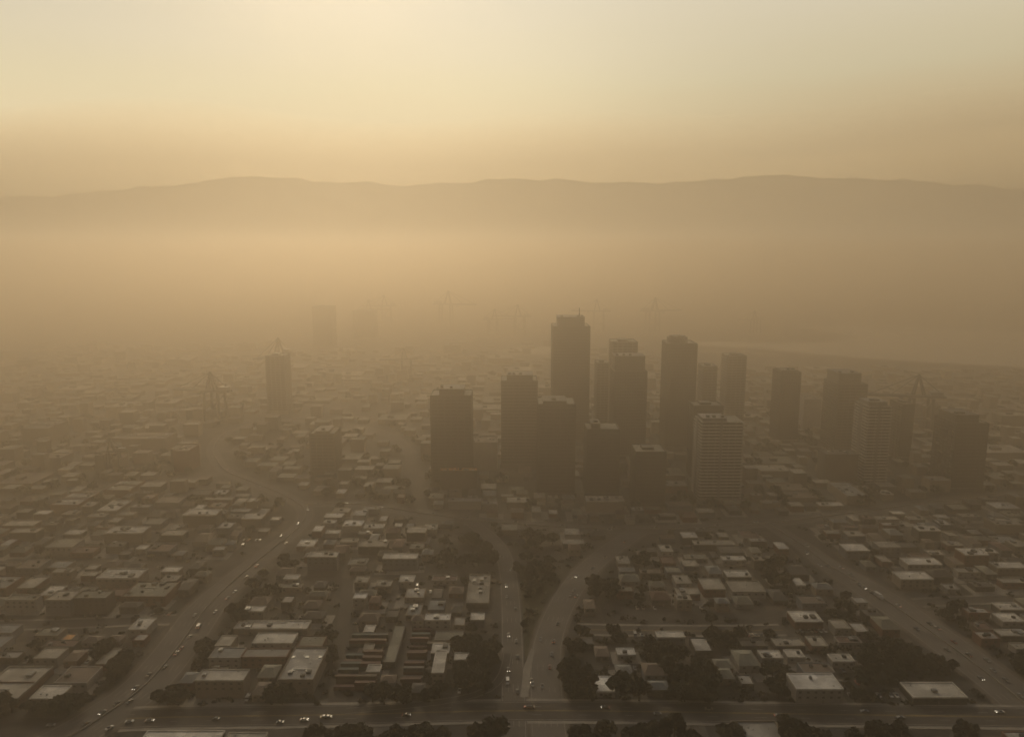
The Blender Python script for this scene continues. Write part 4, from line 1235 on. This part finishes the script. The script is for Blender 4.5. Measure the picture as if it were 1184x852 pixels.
parked(58, 128, 745, 757, 12, 2, 'the red-roofed yard by the freeway', 13, .6)
parked(170, 210, 706, 714, 8, 1, 'the strip before the long olive roofs', 14, .7)
parked(262, 300, 622, 634, 8, 2, 'the open lot at the freeway bend', 15, .6)
parked(700, 900, 733, 736, 26, 1, 'the kerb of the side street', 16, .45)
parked(1100, 1150, 672, 676, 8, 1, 'the strip between outer highway warehouses', 17, .6)
parked(735, 830, 699, 708, 14, 1, 'the strip before the tan corner roofs', 18, .5)
parked(430, 500, 675, 688, 12, 2, 'the open lot behind the twin white roofs', 19, .35)
parked(905, 960, 726, 734, 10, 1, 'the lot behind the pale pair of roofs', 20, .5)

# ------------------------------------------------------------------ undergrowth in yards and along verges
us = random.Random(31); b = MB()
for _ in range(2600):
    px, py = us.uniform(-10, 1194), us.uniform(600, 815); g = gnd(px, py)
    if any(g.x > f[0] - 1 and g.x < f[1] + 1 and g.y > f[2] - 1 and g.y < f[3] + 1 for f in FOOT): continue
    if any(abs(g.x - p.x) < 20 and (g - p).length < hw + 2 for pl, hw in ROADS for p in pl): continue
    rr = us.uniform(.7, 2.1)
    for k in range(22):
        p = g + Vector((us.gauss(0, .5) * rr * 1.6, us.gauss(0, .5) * rr, abs(us.gauss(0, .6)) * rr + .2))
        nrm = Vector((us.gauss(0, 1), us.gauss(0, 1), us.gauss(.4, 1))).normalized(); u = nrm.orthogonal(); v = nrm.cross(u); s_ = us.uniform(.25, .6)
        b.quad(p - u * s_ - v * s_, p + u * s_ - v * s_, p + u * s_ + v * s_, p - u * s_ + v * s_)
tag(b.build('undergrowth', M_leaf[0]), 'low dark scrub filling the yards and verges between roofs', 'undergrowth', kind='stuff')

# ------------------------------------------------------------------ the far city: too many roofs to count
fs = random.Random(77)
b = MB(); cnt = 0
fmats = [roof_mat('tan'), roof_mat('tan'), roof_mat('olive'), roof_mat('brown'), roof_mat('olive'), wall_mat('dark'), wall_mat('beige')]
fgrid = {}
for _ in range(16000):
    py = 398 + (592 - 398) * (fs.random() ** .62); px = fs.uniform(-60, 1250)
    if cnt > 3600: break
    g = gnd(px, py)
    big = fs.random() < .25
    wd = fs.uniform(9, 22) if not big else fs.uniform(24, 60); dp_ = fs.uniform(9, 20) if not big else fs.uniform(20, 50)
    if px > 800 and py < 428 and py < 428: continue
    x0, x1, y0, y1 = g.x - wd / 2, g.x + wd / 2, g.y, g.y + dp_
    cell = (int(g.x // 17), int(g.y // 17))
    if any(((cell[0] + a, cell[1] + c) in fgrid) for a in (-1, 0, 1) for c in (-1, 0, 1)) and (big or fs.random() < .7): continue
    if any(x0 < f[1] + 2 and x1 > f[0] - 2 and y0 < f[3] + 2 and y1 > f[2] - 2 for f in FOOT): continue
    if y0 < 1500:
        if not free(x0, x1, y0, y1): continue
    FOOT.append((x0, x1, y0, y1))
    fgrid[cell] = 1; cnt += 1
    Hh = fs.uniform(4, 8) if fs.random() < .8 else fs.uniform(9, 22)
    b.box(x0, y0, 0, x1, y1, Hh, fs.choice([5, 6, 6]), fs.choice([0, 1, 2, 3, 4, 4, 3, 2]), False)
    if big: b.box(x0 + wd * .3, y0 + dp_ * .3, Hh, x0 + wd * .5, y0 + dp_ * .5, Hh + 3, 5, 5, False)
tag(b.build('distant_city', fmats), 'hazy carpet of low roofs spreading out around the towers to the docks', 'buildings', kind='stuff')
b = MB()
for _ in range(700):
    py = 430 + 160 * (fs.random() ** .7); px = fs.uniform(-30, 1220); g = gnd(px, py)
    if any(g.x > f[0] - 1 and g.x < f[1] + 1 and g.y > f[2] - 1 and g.y < f[3] + 1 for f in FOOT): continue
    if any((g - p).length < hw + 3 for pl, hw in ROADS for p in pl if abs(g.x - p.x) < 30): continue
    rr = fs.uniform(3.5, 7)
    for k in range(70):
        th = fs.uniform(0, 6.283); cz = fs.uniform(-.6, 1); sr = math.sqrt(1 - cz * cz); q = rr * fs.uniform(.5, 1.05)
        p = g + Vector((q * sr * math.cos(th), q * sr * math.sin(th), rr * .9 + q * cz * .8))
        nrm = Vector((fs.gauss(0, 1), fs.gauss(0, 1), fs.gauss(0, 1))).normalized(); u = nrm.orthogonal(); v = nrm.cross(u); s_ = fs.uniform(.6, 1.3)
        b.quad(p - u * s_ - v * s_, p + u * s_ - v * s_, p + u * s_ + v * s_, p - u * s_ + v * s_)
tag(b.build('distant_trees', M_leaf[1]), 'dark scattered tree tops among the hazy roofs around the towers', 'trees', kind='stuff')

# ------------------------------------------------------------------ render settings
scene.view_settings.view_transform = 'Standard'
scene.view_settings.look = 'None'
scene.view_settings.exposure = 0.0
scene.view_settings.gamma = 1.0
scene.view_settings.use_curve_mapping = False
c = scene.cycles
c.max_bounces = 10; c.diffuse_bounces = 2; c.glossy_bounces = 2; c.transmission_bounces = 2; c.volume_bounces = 8
c.use_denoising = True
c.sample_clamp_indirect = 4.0
import collections
print(collections.Counter(o.name.split('.')[0] for o in scene.objects if not o.parent and o.type == 'EMPTY'))
print('LOW', len(LOW), 'trees', len(TREES), 'far', cnt, 'objects', len(scene.objects))
